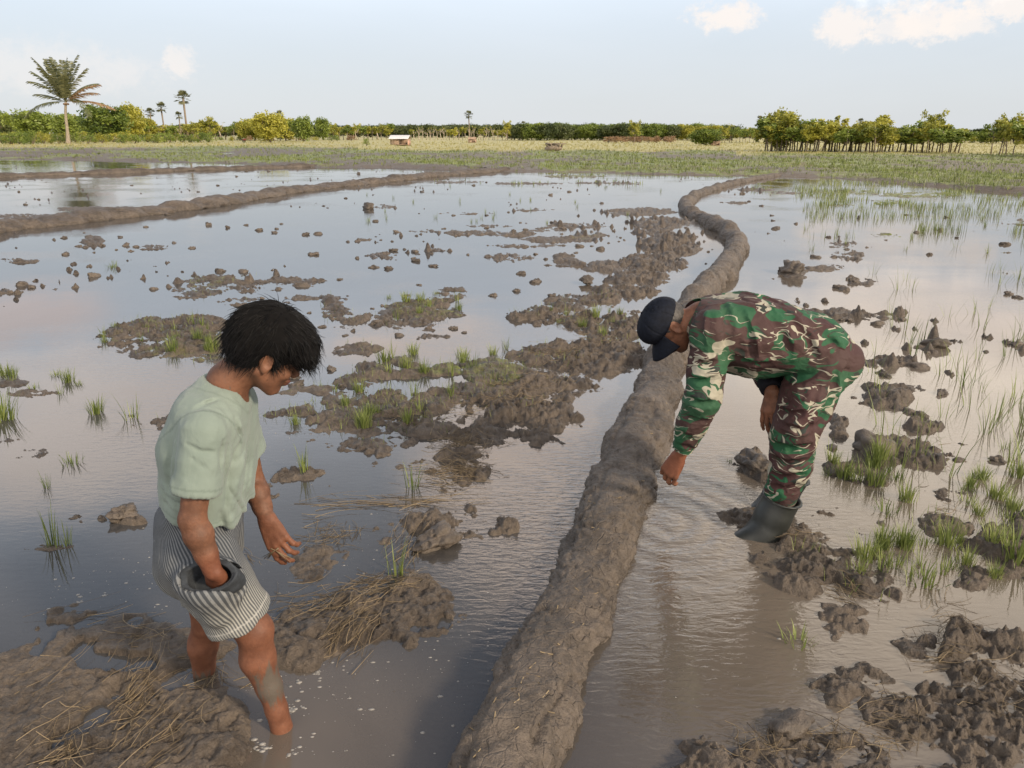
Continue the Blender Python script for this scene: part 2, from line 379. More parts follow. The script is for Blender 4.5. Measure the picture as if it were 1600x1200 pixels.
# ------------------------------------------------------------------ the land: one sheet, height field
def bsh(c):   # blob: centre px, py, half-widths in px, height m, roughness of clods m, grassiness
    cx, cy, rx, ry, hh, rg, gr = c
    if cx < 420 and cy > 940: hh += .050
    elif rx < 42 and cy > 300: hh *= .8
    if cx > 1100 and cy > 960 and hh > .03: hh += .022
    elif 400 < cx < 960 and 520 < cy < 780: hh += .022
    zc = proj(*G(cx, cy)[:2])[2]; pm = FPX / zc
    return (cx, cy + .45 * hh * pm, rx, max(ry, 2.0), hh, rg, gr)
BLOBS = [bsh(c) for c in [
    # the spine of turned mud left of the long bund, far to near
    (1000, 328, 48, 6, .10, .06, .1), (1035, 345, 45, 8, .12, .08, 0), (1052, 378, 42, 16, .16, .10, 0), (1020, 405, 48, 13, .14, .10, 0), (1000, 428, 40, 14, .14, .09, 0),
    (975, 450, 50, 12, .13, .09, 0), (925, 462, 48, 9, .10, .07, .2), (895, 470, 34, 10, .1, .07, .3), (940, 495, 55, 18, .15, .10, .35), (955, 520, 46, 24, .15, .10, .2), (846, 488, 32, 15, .12, .09, .4),
    (925, 550, 66, 26, .14, .09, .1), (860, 548, 50, 16, .10, .06, .2), (905, 590, 45, 20, .11, .08, .05), (845, 590, 60, 24, .12, .07, 0), (770, 575, 62, 20, .09, .05, .7), (700, 570, 60, 14, .07, .05, .75),
    (640, 562, 50, 10, .07, .05, .6), (600, 575, 40, 14, .08, .06, .5), (830, 635, 66, 32, .15, .09, 0), (890, 640, 34, 20, .10, .07, 0), (760, 622, 60, 18, .10, .07, .2), (705, 615, 60, 17, .08, .05, .3),
    (620, 632, 60, 22, .08, .05, .45), (560, 648, 60, 20, .08, .05, .4), (520, 618, 36, 14, .06, .04, .5), (470, 600, 45, 10, .05, .03, .5), (660, 665, 45, 12, .06, .05, .2),
    (725, 665, 40, 24, .10, .08, 0), (765, 685, 26, 12, .08, .05, 0), (715, 712, 52, 14, .09, .08, 0), (715, 738, 56, 16, .10, .08, 0), (548, 672, 60, 12, .045, .03, .1), (450, 742, 55, 24, .085, .05, .1),
    (500, 738, 46, 13, .06, .04, .1), (560, 752, 45, 14, .03, .02, 0), (440, 770, 50, 12, .035, .02, 0), (600, 790, 46, 13, .06, .04, 0), (615, 835, 30, 22, .05, .04, .1), (730, 805, 30, 22, .13, .07, 0), (686, 818, 40, 28, .15, .07, 0),
    (655, 795, 40, 10, .07, .05, 0), (524, 850, 44, 26, .09, .04, .1), (600, 905, 40, 12, .04, .03, 0), (500, 968, 74, 36, .13, .04, .05), (575, 958, 60, 32, .11, .05, .05), (640, 945, 52, 26, .09, .05, 0),
    (690, 940, 44, 14, .06, .03, 0), (690, 966, 34, 12, .05, .03, 0), (590, 1052, 26, 14, .03, .03, 0), (560, 1072, 20, 8, .02, .02, 0), (660, 1035, 28, 8, .02, .015, 0), (570, 1120, 40, 12, .01, .02, 0),
    (560, 700, 50, 12, .05, .04, .2), (620, 690, 40, 10, .05, .05, .3), (660, 640, 50, 16, .08, .06, .4), (590, 610, 46, 12, .07, .06, .5), (730, 600, 50, 16, .08, .06, .4), (790, 660, 40, 16, .09, .07, 0), (500, 690, 40, 10, .04, .03, .3),
    (440, 640, 40, 9, .05, .04, .4), (870, 610, 50, 18, .10, .07, 0), (640, 730, 40, 10, .04, .04, 0), (680, 760, 40, 9, .05, .05, 0), (540, 590, 40, 10, .06, .05, .5), (800, 590, 50, 18, .10, .07, .1), (570, 730, 40, 10, .04, .03, .1),
    # islands in the middle field
    (290, 500, 72, 14, .10, .07, .4), (250, 520, 80, 22, .11, .08, .55), (330, 530, 60, 14, .07, .05, .6), (290, 548, 60, 14, .07, .05, .7), (215, 540, 40, 9, .05, .04, .3), (330, 440, 48, 14, .10, .06, .6),
    (310, 456, 34, 10, .08, .05, .4), (385, 442, 60, 9, .10, .06, .15), (450, 436, 50, 8, .09, .06, .1), (395, 468, 50, 7, .06, .05, .2), (470, 462, 36, 6, .06, .05, .1), (520, 470, 20, 16, .09, .06, .2),
    (540, 492, 24, 12, .09, .06, .3), (535, 505, 20, 8, .08, .05, .3), (555, 540, 50, 9, .05, .04, .4), (655, 478, 52, 15, .11, .06, .65), (640, 494, 56, 13, .08, .06, .5), (700, 456, 34, 10, .08, .06, .2),
    (615, 490, 36, 10, .07, .05, .3), (675, 520, 28, 7, .05, .04, 0), (148, 372, 16, 8, .12, .07, .3), (245, 384, 40, 4, .07, .05, .1), (35, 403, 34, 4, .09, .05, .1), (15, 451, 20, 5, .09, .05, 0),
    (670, 359, 40, 3, .08, .05, .4), (740, 361, 46, 4, .09, .06, .2), (800, 362, 50, 4, .09, .06, .3), (770, 352, 44, 3, .07, .05, .4), (850, 356, 40, 3.5, .08, .05, .3), (900, 351, 40, 4, .08, .05, .2), (920, 367, 22, 8, .08, .06, .6),
    (785, 399, 38, 6, .10, .06, .2), (875, 372, 60, 4, .08, .05, .2), (815, 381, 60, 3, .07, .05, .2), (888, 404, 20, 9, .12, .06, 0), (950, 411, 34, 8, .12, .07, 0), (925, 418, 22, 5, .06, .05, 0),
    (595, 398, 24, 6, .10, .07, 0), (680, 387, 24, 3, .09, .04, .2), (600, 321, 26, 4, .09, .06, .1), (725, 332, 50, 2, .06, .04, .2), (845, 327, 34, 2, .06, .04, .1), (700, 283, 60, 1.6, .07, .05, .2), (820, 286, 60, 1.6, .06, .05, .2),
    (900, 275, 50, 1.5, .07, .05, .5), (950, 285, 60, 1.8, .06, .05, .4), (560, 372, 20, 3, .06, .05, .4),
    # left, nearer
    (65, 608, 44, 11, .05, .03, .2), (25, 590, 26, 8, .05, .03, .3), (110, 590, 30, 7, .04, .03, .4), (235, 650, 46, 14, .08, .05, .15), (60, 690, 66, 13, .05, .03, .1), (20, 700, 40, 12, .04, .03, .1),
    (115, 800, 20, 6, .05, .03, 0), (197, 800, 24, 10, .09, .04, 0), (82, 850, 22, 8, .05, .02, .1), (240, 745, 24, 8, .03, .02, 0), (60, 335, 80, 4, .09, .05, .1), (150, 325, 70, 4, .06, .05, .1),
    # large flat trampled mud, bottom left
    (205, 975, 120, 30, .045, .018, 0), (120, 985, 70, 30, .045, .018, 0), (60, 1040, 110, 50, .055, .025, 0), (290, 972, 70, 26, .03, .02, 0), (215, 1055, 130, 45, .06, .03, 0), (100, 1120, 130, 70, .06, .03, 0),
    (275, 1110, 120, 66, .08, .04, .1), (320, 1130, 80, 60, .09, .04, 0), (260, 1210, 130, 60, .07, .04, 0), (60, 1220, 160, 60, .07, .03, 0), (230, 1030, 60, 30, .08, .05, .1), (-150, 1100, 160, 130, .07, .04, 0),
    # right field
    (1310, 380, 24, 5, .09, .05, 0), (1320, 396, 20, 9, .12, .07, 0), (1290, 415, 30, 8, .06, .05, 0), (1237, 422, 18, 7, .14, .03, .1), (1356, 436, 14, 7, .10, .05, .1), (1290, 487, 38, 8, .10, .06, .3),
    (1360, 492, 40, 7, .08, .06, 0), (1463, 536, 15, 6, .08, .04, .1), (1385, 562, 26, 10, .09, .06, 0), (1430, 597, 34, 7, .07, .05, 0), (1378, 608, 30, 16, .12, .07, 0), (1315, 655, 27, 17, .12, .07, 0),
    (1358, 688, 26, 18, .13, .08, 0), (1400, 680, 50, 18, .11, .07, .2), (1450, 692, 40, 16, .11, .07, .3), (1470, 655, 34, 10, .08, .06, .2), (1520, 700, 40, 12, .07, .06, .3), (1290, 722, 24, 16, .12, .06, .1), (1368, 742, 30, 11, .10, .05, .3),
    (1315, 738, 26, 13, .09, .05, .4), (1500, 756, 52, 13, .07, .05, 0), (1166, 795, 36, 15, .12, .05, 0), (1195, 718, 30, 17, .12, .06, 0), (1240, 836, 66, 42, .15, .07, 0), (1290, 800, 40, 24, .10, .06, 0), (1345, 860, 60, 44, .11, .07, .2),
    (1330, 835, 70, 18, .07, .05, .1), (1295, 925, 52, 36, .11, .05, .0), (1400, 880, 34, 28, .06, .04, .5), (1465, 812, 42, 22, .11, .05, .5), (1490, 850, 30, 16, .06, .04, .4), (1560, 850, 44, 42, .12, .06, .3),
    (1620, 830, 40, 60, .12, .06, .4), (1530, 905, 40, 14, .04, .03, .1), (1320, 1035, 56, 30, .10, .05, .1), (1395, 985, 46, 18, .05, .04, .1), (1405, 1070, 50, 36, .13, .05, 0), (1250, 1015, 60, 22, .02, .03, .3), (1180, 1000, 50, 16, -.01, .03, 0),
    (1480, 1100, 70, 60, .15, .08, 0), (1500, 1020, 56, 60, .17, .09, .1), (1570, 1000, 50, 36, .14, .08, 0), (1590, 1120, 90, 80, .16, .09, 0), (1520, 1180, 120, 60, .13, .08, 0), (1400, 1160, 90, 50, .12, .06, 0),
    (1300, 1165, 120, 56, .13, .06, .05), (1215, 1150, 46, 34, .13, .06, 0), (1170, 1190, 80, 40, .10, .06, .05), (1130, 1150, 30, 16, .05, .04, 0), (1300, 1260, 260, 80, .12, .06, 0), (1800, 950, 120, 160, .12, .08, .2), (1750, 700, 80, 60, .08, .06, .4),
    (1560, 390, 20, 4, .06, .04, .6), (1375, 365, 30, 4, .05, .04, .8), (1530, 360, 40, 4, .05, .04, .8), (1230, 300, 34, 2, .08, .05, .2), (1180, 295, 24, 2, .08, .05, .1), (1140, 315, 30, 2.5, .07, .05, .1), (1590, 345, 30, 5, .08, .05, .3),
    (1330, 300, 60, 4, .05, .04, .9), (1440, 303, 70, 5, .06, .04, .9), (1380, 315, 30, 5, .04, .04, .9), (1300, 320, 40, 3, .04, .03, .9), (1020, 355, 30, 10, .10, .08, 0), (-100, 600, 80, 12, .05, .03, .2), (-200, 450, 100, 10, .07, .04, .3),
]]
# water that stays open inside the mud: px, py, rx, ry
POOLS = [(190, 1003, 52, 15), (158, 1138, 30, 34), (630, 655, 30, 6), (680, 602, 46, 6), (748, 648, 14, 10), (40, 980, 30, 14), (668, 960, 14, 6), (1420, 775, 36, 12), (1450, 930, 60, 30), (1560, 760, 30, 10)]
EX = [-1500, 0, 440, 500, 620, 715, 760, 900, 1050, 1200, 1300, 1400, 1500, 1600, 2400]
EY = [238, 249, 258, 261.5, 262, 267, 269, 270, 273, 275.5, 279, 286, 294, 302, 360]
BUND_A = [(-900, 470), (-200, 388), (0, 358), (150, 343), (300, 325), (480, 297), (620, 282), (720, 272), (790, 267)]
BUND_B = [(-700, 296), (-200, 286), (0, 277), (200, 270), (430, 262), (620, 259), (760, 266)]
LONG = [(728, 1450), (752, 1330), (784, 1205), (828, 1095), (872, 990), (914, 895), (948, 800), (984, 706), (1010, 640), (1040, 575), (1066, 520), (1086, 474), (1118, 440), (1140, 408), (1150, 388), (1140, 368), (1108, 350), (1080, 336), (1071, 325), (1078, 313), (1098, 302), (1135, 291), (1170, 283), (1215, 275)]
def world_line(pts): return np.array([G(a, b)[:2] for a, b in pts])

def height(x, y, detail=True):
    """height of the land, plus how grassy and how dry it is, at world x, y (numpy arrays)"""
    x = np.asarray(x, float); y = np.asarray(y, float)
    yy = np.maximum(y, .55)
    px, py, zc = proj(x, yy)
    pm = FPX / zc
    w1 = fbm(x * 2.2, y * 2.2, 4, 3) - .5; w2 = fbm(x * 2.2 + 50, y * 2.2 + 9, 4, 8) - .5
    w3 = fbm(x * 9, y * 9, 3, 21) - .5; w4 = fbm(x * 9 + 50, y * 9, 3, 28) - .5
    sn = HCAM / np.sqrt(HCAM ** 2 + y ** 2)          # foreshortening
    wx = px + pm * (w1 * .42 + w3 * .14); wy = py + pm * sn * (w2 * .42 + w4 * .14)
    # a drift of silt below the water
    h = -.062 + .05 * (fbm(x * .8, y * .8, 4, 31) - .5)
    gr = np.zeros_like(h); rough = np.full_like(h, .012); top = np.full_like(h, 0.0); act = np.zeros_like(h)
    for cx, cy, rx, ry, hh, rg, g in BLOBS:
        sel = (np.abs(wx - cx) < rx * 1.6) & (np.abs(wy - cy) < ry * 1.6)
        if not sel.any(): continue
        q = ((wx[sel] - cx) / rx) ** 2 + ((wy[sel] - cy) / ry) ** 2
        m = sstep(2.5, .3, q)
        act[sel] = np.maximum(act[sel], m)
        top[sel] = np.maximum(top[sel], m * hh)
        rough[sel] = np.maximum(rough[sel], m * rg)
        gr[sel] = np.maximum(gr[sel], g * sstep(2.0, .5, q))
    c1 = 1 - worley(x * 5.5 + w3 * 2, y * 5.5 + w4 * 2, 4); c2 = 1 - worley(x * 13 + w3 * 2, y * 13, 9); c3 = fbm(x * 30, y * 30, 3, 77)
    c1b = 1 - worley(x * 9.5 + w4 * 3, y * 9.5 + w3 * 3, 44); c4 = 1 - worley(x * 34, y * 34, 19)
    f9 = fbm(x * 8, y * 8, 5, 71, .68) - .5; bil = .22 - np.abs(fbm(x * 15, y * 15, 3, 72) - .5); bil2 = .2 - np.abs(fbm(x * 40, y * 40, 2, 73) - .5)
    clod = (c1 - .45) * .40 + f9 * 1.5 + bil * .6 + bil2 * .3 + (c2 - .5) * .30 + (c3 - .5) * .9 + (fbm(x * 3.1, y * 3.1, 3, 60) - .5) * 1.3 - .35 * sstep(.06, .0, np.abs(fbm(x * 7, y * 7, 3, 61) - .5))
    st = fbm(x * 5.5, y * 5.5, 3, 83) * 7; st = (np.floor(st) + sstep(.72, 1, st - np.floor(st))) / 7 - .5
    lowp = top * .44 + act * .042
    lowp = np.where(lowp > .06, .06 + .05 * (1 - np.exp(-(lowp - .06) / .05)), lowp)
    h = h + rough * (fbm(x * 13, y * 13, 4, 95, .6) - .5) * 2.4 * (1 - .75 * act)
    h = h + lowp + rough * np.clip(clod * .62 + st * 1.1, -.9, .62)
    for cx, cy, rx, ry in POOLS:
        q = ((wx - cx) / rx) ** 2 + ((wy - cy) / ry) ** 2
        h = h - .12 * sstep(1.7, .5, q)
    # skirts of the two field bunds on the left
    # strings of small lumps in the open field
    sp = (1 - worley(x * 3.2, y * 1.9, 15)); sp2 = fbm(x * .55, y * .3, 3, 41)
    lump = sstep(.78, .95, sp) * sstep(.50, .62, sp2) * (.6 + .8 * hash2(np.floor(x * 3.2), np.floor(y * 1.9), 3))
    inw = (y > 5.5) & (x < 6 + .1 * y)
    h = np.where(inw, h + lump * .075 * (.5 + c2), h)
    # land beyond the flooded fields
    e = np.interp(px, EX, EY) + 1.6 * (fbm(x * .12, y * .12, 3, 5) - .5) * 2
    d = e - py
    land = sstep(-.8, 2.2, d)
    for (x0, x1, yc, hw) in [(-2000, 370, 240.0, 1.1), (-2000, 300, 234.5, .55), (-2000, 60, 246.2, .9), (1000, 1085, 265.5, 1.0), (1128, 1195, 268.5, 1.3), (1195, 1260, 259, .6), (650, 720, 255.5, .8), (1240, 1330, 263, .5)]:
        k = sstep(hw * 2.0, hw * .7, np.abs(py - yc + 1.2 * (fbm(x * .25, y * .1, 2, 9) - .5))) * sstep(x0 - 30, x0, px) * sstep(x1 + 30, x1 - 20, px)
        land = land * (1 - k)
    far = np.clip(fbm(x * .5, y * .5, 3, 12) * .16 + (fbm(x * .1, y * .06, 3, 90) - .5) * .15, -.02, .3) + .05
    h = h * (1 - land) + land * far
    n5 = fbm(x * .22, y * .10, 4, 66)
    gr = np.maximum(gr, land * (.38 + .62 * sstep(.40, .52, n5)))
    gr = np.where((land > .5) & (d < 1.0), gr * .5, gr)
    dry = sstep(239.5, 234.5, py + (n5 - .5) * 7 + (px < 560) * 6 - (px > 1150) * 6.5) * (land > .5)
    h = h + .03 * sstep(90, 140, y)
    return h, gr, dry

def build_terrain():
    pys = np.concatenate([[210.35, 210.8, 211.3, 212, 213, 214, 215], np.arange(216, 300, .8), np.arange(300, 560, 1.25), np.arange(560, 1300, 1.9), [1340, 1400, 1500, 1650, 1800, 2000]])
    pxs = np.concatenate([np.linspace(-2200, -560, 60, endpoint=False), np.linspace(-560, -10, 180, endpoint=False), np.linspace(-10, 1610, 960, endpoint=False), np.linspace(1610, 2160, 180, endpoint=False), np.linspace(2160, 3800, 60)])
    A = (pxs - 800) / FPX
    # rows of constant depth y; columns fan out with distance
    rows = []
    for p_ in pys:
        Yv = (600 - p_) / FPX; dz = -SP + Yv * CP; dy = CP + Yv * SP; t = -HCAM / dz
        rows.append((A * t, np.full_like(A, dy * t)))
    X = np.array([r[0] for r in rows]); Y = np.array([r[1] for r in rows])
    # behind the camera
    for yb, s in ((.3, 1.3), (-.6, 1.6), (-3, 3), (-20, 10), (-80, 50)):
        X = np.vstack([X, X[len(pys) - 1] * s]); Y = np.vstack([Y, np.full_like(A, yb)])
    H, g, dry = height(X, Y)
    H[len(pys):] = -.03
    g = np.where(Y < 32, g * .62, g)
    V = np.stack([X, Y, H], -1).reshape(-1, 3)
    nr, nc = X.shape
    i = np.arange(nr - 1)[:, None] * nc; j = np.arange(nc - 1)[None]
    F = np.stack([i + j, i + nc + j, i + nc + j + 1, i + j + 1], -1).reshape(-1, 4)
    o = mesh_np('ground', V, F, M_TERRAIN, smooth=True)
    attr(o.data, 'grass', g); attr(o.data, 'dry', dry)
    tag(o, 'turned grey brown mud and grassy land of the flooded rice field', kind='structure')
build_terrain()
w = mesh_np('water', [[-160, -60, 0], [160, -60, 0], [160, 130, 0], [-160, 130, 0]], [[0, 1, 2, 3]], M_WATER)
tag(w, 'shallow muddy water mirroring the pale sky across the rice field', kind='structure')

# ------------------------------------------------------------------ bunds (swept ridges)
def spline(P_, n):
    P_ = np.asarray(P_, float); P_ = np.vstack([2 * P_[0] - P_[1], P_, 2 * P_[-1] - P_[-2]])
    out = []
    for k in range(1, len(P_) - 2):
        p0, p1, p2, p3 = P_[k - 1:k + 3]; t = np.linspace(0, 1, n, endpoint=False)[:, None]
        # centripetal-ish with clamped tangents
        l = np.linalg.norm(p2 - p1); m1 = (p2 - p0) / (np.linalg.norm(p2 - p0) + 1e-9) * l; m2 = (p3 - p1) / (np.linalg.norm(p3 - p1) + 1e-9) * l
        out.append((2 * t ** 3 - 3 * t ** 2 + 1) * p1 + (t ** 3 - 2 * t ** 2 + t) * m1 + (-2 * t ** 3 + 3 * t ** 2) * p2 + (t ** 3 - t ** 2) * m2)
    out.append(P_[-2][None]); return np.vstack(out)
def resample(L, stepf):
    s = np.concatenate([[0], np.cumsum(np.linalg.norm(np.diff(L, axis=0), axis=1))]); out = [0.0]
    while out[-1] < s[-1]:
        y = np.interp(out[-1], s, L[:, 1]); out.append(out[-1] + stepf(y))
    out = np.array(out[:-1]); return np.stack([np.interp(out, s, L[:, 0]), np.interp(out, s, L[:, 1])], 1), out
def ridge(name, pts, width, hgt, stepf, nseg, power, rough, seed, label, mat_):
    L, s = resample(spline(world_line(pts), 40), stepf)
    tg = np.gradient(L, axis=0); tg /= np.linalg.norm(tg, axis=1)[:, None]
    nrm = np.stack([-tg[:, 1], tg[:, 0]], 1)
    th = np.linspace(-np.pi * .5 - .45, np.pi * .5 + .45, nseg)
    w = width(s, L[:, 1]); hh = hgt(s, L[:, 1])
    wv = .5 * w[:, None] * (1 + .34 * (fbm(s * 2.2, s * 0 + seed, 3, seed)[:, None] - .5) * 2)
    lat = np.sign(np.sin(th)) * np.abs(np.sin(th)) ** power
    off = lat[None] * wv; z = np.cos(th)[None] * hh[:, None] * (1 + .42 * (fbm(s * 1.9, s * 0 + 5, 3, seed + 3)[:, None] - .5) * 2)
    shift = (fbm(s * 1.3, s * 0, 3, seed + 9) - .5) * .35 * w
    X = L[:, None, 0] + nrm[:, None, 0] * (off + shift[:, None]); Y = L[:, None, 1] + nrm[:, None, 1] * (off + shift[:, None])
    SS = np.broadcast_to(s[:, None], X.shape); TT = np.broadcast_to(th[None] * .22, X.shape)
    nz = (fbm(SS * 4, TT * 4, 4, seed) - .5) * 1.4 + (fbm(SS * 22, TT * 22, 4, seed + 4) - .5) * .6 + (fbm(SS * 60, TT * 60, 2, seed + 14) - .5) * .45 + (1 - worley(SS * 9, TT * 9 * 1.2, seed + 2) - .5) * .12 - .6 * sstep(.12, .0, np.abs(fbm(SS * 3, TT * 3.6, 3, seed + 8) - .5))
    d = nz * rough
    d = d * (.5 + .5 * np.abs(np.sin(th))[None] ** 1.5)
    X = X + nrm[:, None, 0] * np.sin(th)[None] * d; Y = Y + nrm[:, None, 1] * np.sin(th)[None] * d; z = z + np.cos(th)[None] * d
    V = np.stack([X, Y, z], -1).reshape(-1, 3); n, m = X.shape
    i = np.arange(n - 1)[:, None] * m; j = np.arange(m - 1)[None]
    F = np.stack([i + j, i + j + 1, i + m + j + 1, i + m + j], -1).reshape(-1, 4)
    o = mesh_np(name, V, F, mat_, smooth=True)
    return tag(o, label, 'bund')
ridge('mud_bund', LONG, lambda s, y: np.interp(y, [1, 2.4, 4, 6, 10, 14, 30], [.27, .28, .32, .32, .33, .33, .33]), lambda s, y: np.interp(y, [1, 3, 6, 9, 12, 20, 38], [.12, .13, .16, .19, .21, .17, .14]),
      lambda y: max(.006, y * .0030), 90, .85, .038, 5, 'long smooth mud bund winding across the flooded field past the bending soldier', M_BUND)
ridge('mud_bund', BUND_A, lambda s, y: np.interp(y, [8, 14, 20, 34], [1.5, 1.1, .8, .7]), lambda s, y: y * 0 + .19, lambda y: max(.03, y * .0035), 50, 1.1, .065, 21, 'low rough mud bund along the left edge of the main flooded field', M_BUND)
ridge('mud_bund', BUND_B, lambda s, y: y * 0 + .7, lambda s, y: y * 0 + .17, lambda y: max(.05, y * .004), 40, 1.1, .06, 33, 'distant thin mud bund between the two ponds on the left', M_BUND)

# ------------------------------------------------------------------ clods, grass, straw, foam
rng = np.random.default_rng(11); random.seed(4)
def hz(x, y):
    h, g, d = height(np.atleast_1d(float(x)), np.atleast_1d(float(y))); return float(h[0])
def ico(sub=3):
    import bmesh
    bm = bmesh.new(); bmesh.ops.create_icosphere(bm, subdivisions=sub, radius=1)
    V = np.array([v.co[:] for v in bm.verts]); F = np.array([[v.index for v in f.verts] for f in bm.faces]); bm.free(); return V, F
def rock_mesh(name, seed, sub=4, m=M_CLOD):
    V, F = ico(sub)
    r = 1 + .8 * (vnoise3(V * 1.6 + seed * 7, seed) - .5) + .6 * (vnoise3(V * 3.7 + seed, seed + 3) - .5) + .3 * (vnoise3(V * 9 + seed, seed + 6) - .5)
    V = V * r[:, None] * np.array([1, .8, .7])
    return mesh_np(name, V, F, m, smooth=True, link=False)
clods = [rock_mesh('mud_clod', k, 4 if k < 3 else 3) for k in range(7)]
def clod(px, py, r, k, label, group=None, dz=.3):
    g = G(px, py); o = obj('mud_clod', clods[k % 7]); o.location = (g[0], g[1], r * dz); o.scale = (r * 1.15, r, r * random.uniform(.65, 1.0))
    o.rotation_euler = (random.uniform(-.3, .3), random.uniform(-.3, .3), random.uniform(0, 6.28)); tag(o, label, 'clod', group)
clod(686, 848, .088, 0, 'big dark rounded clod mirrored in the water beside the straw covered mud', dz=.35)
clod(916, 444, .085, 1, 'upright dark clod alone in the water left of the turned mud ridge', dz=.6)
clod(1237, 428, .16, 2, 'block shaped brown clod with dry grass on its right side in the far water', dz=.35)
clod(1460, 541, .10, 3, 'small star shaped clod alone in the pale water right of the soldier', dz=.2)
clod(198, 808, .060, 0, 'two humped brown clod in still water behind the man in the green shirt', dz=.35)
clod(575, 326, .15, 5, 'dark round clod at the left end of a string of lumps in the far field', dz=.35)
clod(102, 398, .05, 6, 'lone small clod near the left bund', dz=.2)
clod(1232, 1140, .055, 4, 'round crumbly clod at the edge of the mud heap by the bottom of the picture', dz=.3)
clod(1180, 735, .085, 2, 'dark clod in the water behind the knees of the soldier', dz=.4)
clod(1362, 704, .10, 3, 'jagged dark clod right behind the trousers of the soldier', dz=.4)
spots = [(160, 384), (152, 390), (100, 372), (188, 371), (196, 384), (228, 355), (288, 355), (326, 352), (356, 356), (384, 352), (404, 360), (470, 372), (440, 350), (432, 358), (430, 364), (478, 367), (466, 384), (496, 366), (490, 398), (34, 446), (50, 449), (66, 451), (16, 458), (148, 432),
         (345, 424), (380, 425), (262, 430), (240, 452), (588, 346), (620, 363), (614, 392), (640, 388), (648, 394), (650, 408), (676, 416), (584, 418), (746, 395), (800, 366), (814, 428), (836, 441), (806, 455), (756, 456), (772, 462), (708, 514), (590, 506), (608, 420),
         (962, 406), (938, 390), (905, 385), (880, 358), (862, 348), (982, 390), (1206, 337), (1208, 345), (1243, 350), (1214, 357), (1232, 355), (1170, 315), (1160, 303), (1210, 358), (1274, 402), (1264, 400), (1302, 402), (1330, 436), (1334, 442), (1310, 450), (1300, 446), (1319, 453), (1410, 488), (1370, 506),
         (1410, 500), (1330, 502), (1318, 500), (1416, 336), (1480, 340), (1468, 360), (1576, 354), (1494, 372), (1570, 382), (1452, 398), (1412, 488), (1424, 570), (1438, 575), (1406, 568), (1590, 465), (1576, 460), (1590, 540), (1380, 620), (1300, 700), (1440, 650), (1500, 720), (1560, 720), (300, 388), (212, 386), (262, 336), (310, 300), (250, 296), (206, 290), (340, 290), (370, 276),
         (60, 312), (100, 316), (40, 320), (30, 300), (420, 268), (385, 268), (600, 275), (560, 272), (700, 280), (760, 285), (1012, 395), (1090, 470), (890, 300), (860, 305), (940, 318), (1190, 322), (1230, 320), (740, 290), (660, 300), (540, 310), (505, 322), (640, 335)]
for k, (a, b) in enumerate(spots):
    if k % 5 == 1 and b < 470: continue
    g = G(a + random.uniform(-2, 2), b + random.uniform(-1, 1)); far_ = g[1]
    r = random.uniform(.025, .055) * (1 + .025 * far_)
    clod(a, b, r, k, 'small dark clod of mud standing out of the still water', 'small clods scattered in the flooded fields', dz=.02)

rq = random.Random(31)
for k in range(110):
    cx, cy, rx, ry = rq.choice([c[:4] for c in BLOBS if 130 < c[0] < 1500 and 330 < c[1] < 620 and c[2] < 60])
    an = rq.uniform(0, 6.28); a, b = cx + rx * rq.uniform(1.3, 2.4) * math.cos(an), cy + ry * rq.uniform(1.3, 2.6) * math.sin(an)
    g = G(a, b); clod(a, b, rq.uniform(.012, .035) * (1 + .03 * g[1]), k, 'small dark clod of mud standing out of the still water', 'small clods scattered in the flooded fields', dz=.0)

def blade(mb, x, y, z, L, W, lean, az, a, seg=3, curve=1.0):
    t = np.linspace(0, 1, seg + 1); dx, dy = math.cos(az), math.sin(az)
    r = L * (np.sin(lean) * (t * .55 + .45 * curve * t * t)); zz = z + L * np.cos(lean * .7) * t * (1 - .30 * curve * lean * t)
    cx = x + dx * r; cy = y + dy * r
    ww = W * (1 - t ** 1.6) * .5 + W * .03
    ox, oy = -dy, dx
    V = np.empty((2 * (seg + 1), 3)); V[0::2] = np.stack([cx - ox * ww, cy - oy * ww, zz], 1); V[1::2] = np.stack([cx + ox * ww, cy + oy * ww, zz], 1)
    F = [[2 * i, 2 * i + 1, 2 * i + 3, 2 * i + 2] for i in range(seg)]
    mb.add(V, F, a)
def tuft_mesh(n, L, W, spread, lean, seed, m=M_GRASS, name='grass_tuft'):
    r = random.Random(seed); mb = MB()
    for i in range(n):
        az = r.uniform(0, 6.28); q = spread * r.random() ** .6
        blade(mb, q * math.cos(az), q * math.sin(az), -.01, L * r.uniform(.45, 1), W * r.uniform(.7, 1.2), lean * r.uniform(.15, 1), az + r.uniform(-.7, .7), r.random(), 4, r.uniform(.4, 1.6))
    return mb.mesh(name, m)
TM = {'lush': [tuft_mesh(60, .16, .006, .05, .55, k) for k in range(3)], 'thin': [tuft_mesh(14, .20, .0055, .03, .6, 10 + k) for k in range(4)],
      'tall': [tuft_mesh(16, .26, .007, .035, .35, 20 + k) for k in range(3)], 'short': [tuft_mesh(30, .09, .005, .05, .7, 30 + k) for k in range(3)], 'wisp': [tuft_mesh(7, .34, .005, .08, .75, 40 + k) for k in range(4)]}
def tuft(px, py, kind, sc, label, group=None):
    g = G(px, py); k = random.randrange(len(TM[kind])); z = max(0.0, hz(g[0], g[1]))
    o = obj('grass_tuft', TM[kind][k]); o.location = (g[0], g[1], z); o.rotation_euler = (0, 0, random.uniform(0, 6.28)); o.scale = (sc,) * 3
    tag(o, label, 'grass', group)
tuft(82, 856, 'tall', .95, 'tall upright grass tuft mirrored in dark water at the left, nearest the left edge')
tuft(104, 852, 'tall', .7, 'second smaller grass tuft leaning right on the same root ball at the left')
tuft(5, 655, 'lush', 1.5, 'bright green grass clump cut by the left edge of the picture')
tuft(150, 645, 'lush', .95, 'round lush green grass clump in water behind the man in the green shirt')
tuft(205, 655, 'thin', 1.3, 'yellow green tuft on the mud just left of the shoulder of the man in green')
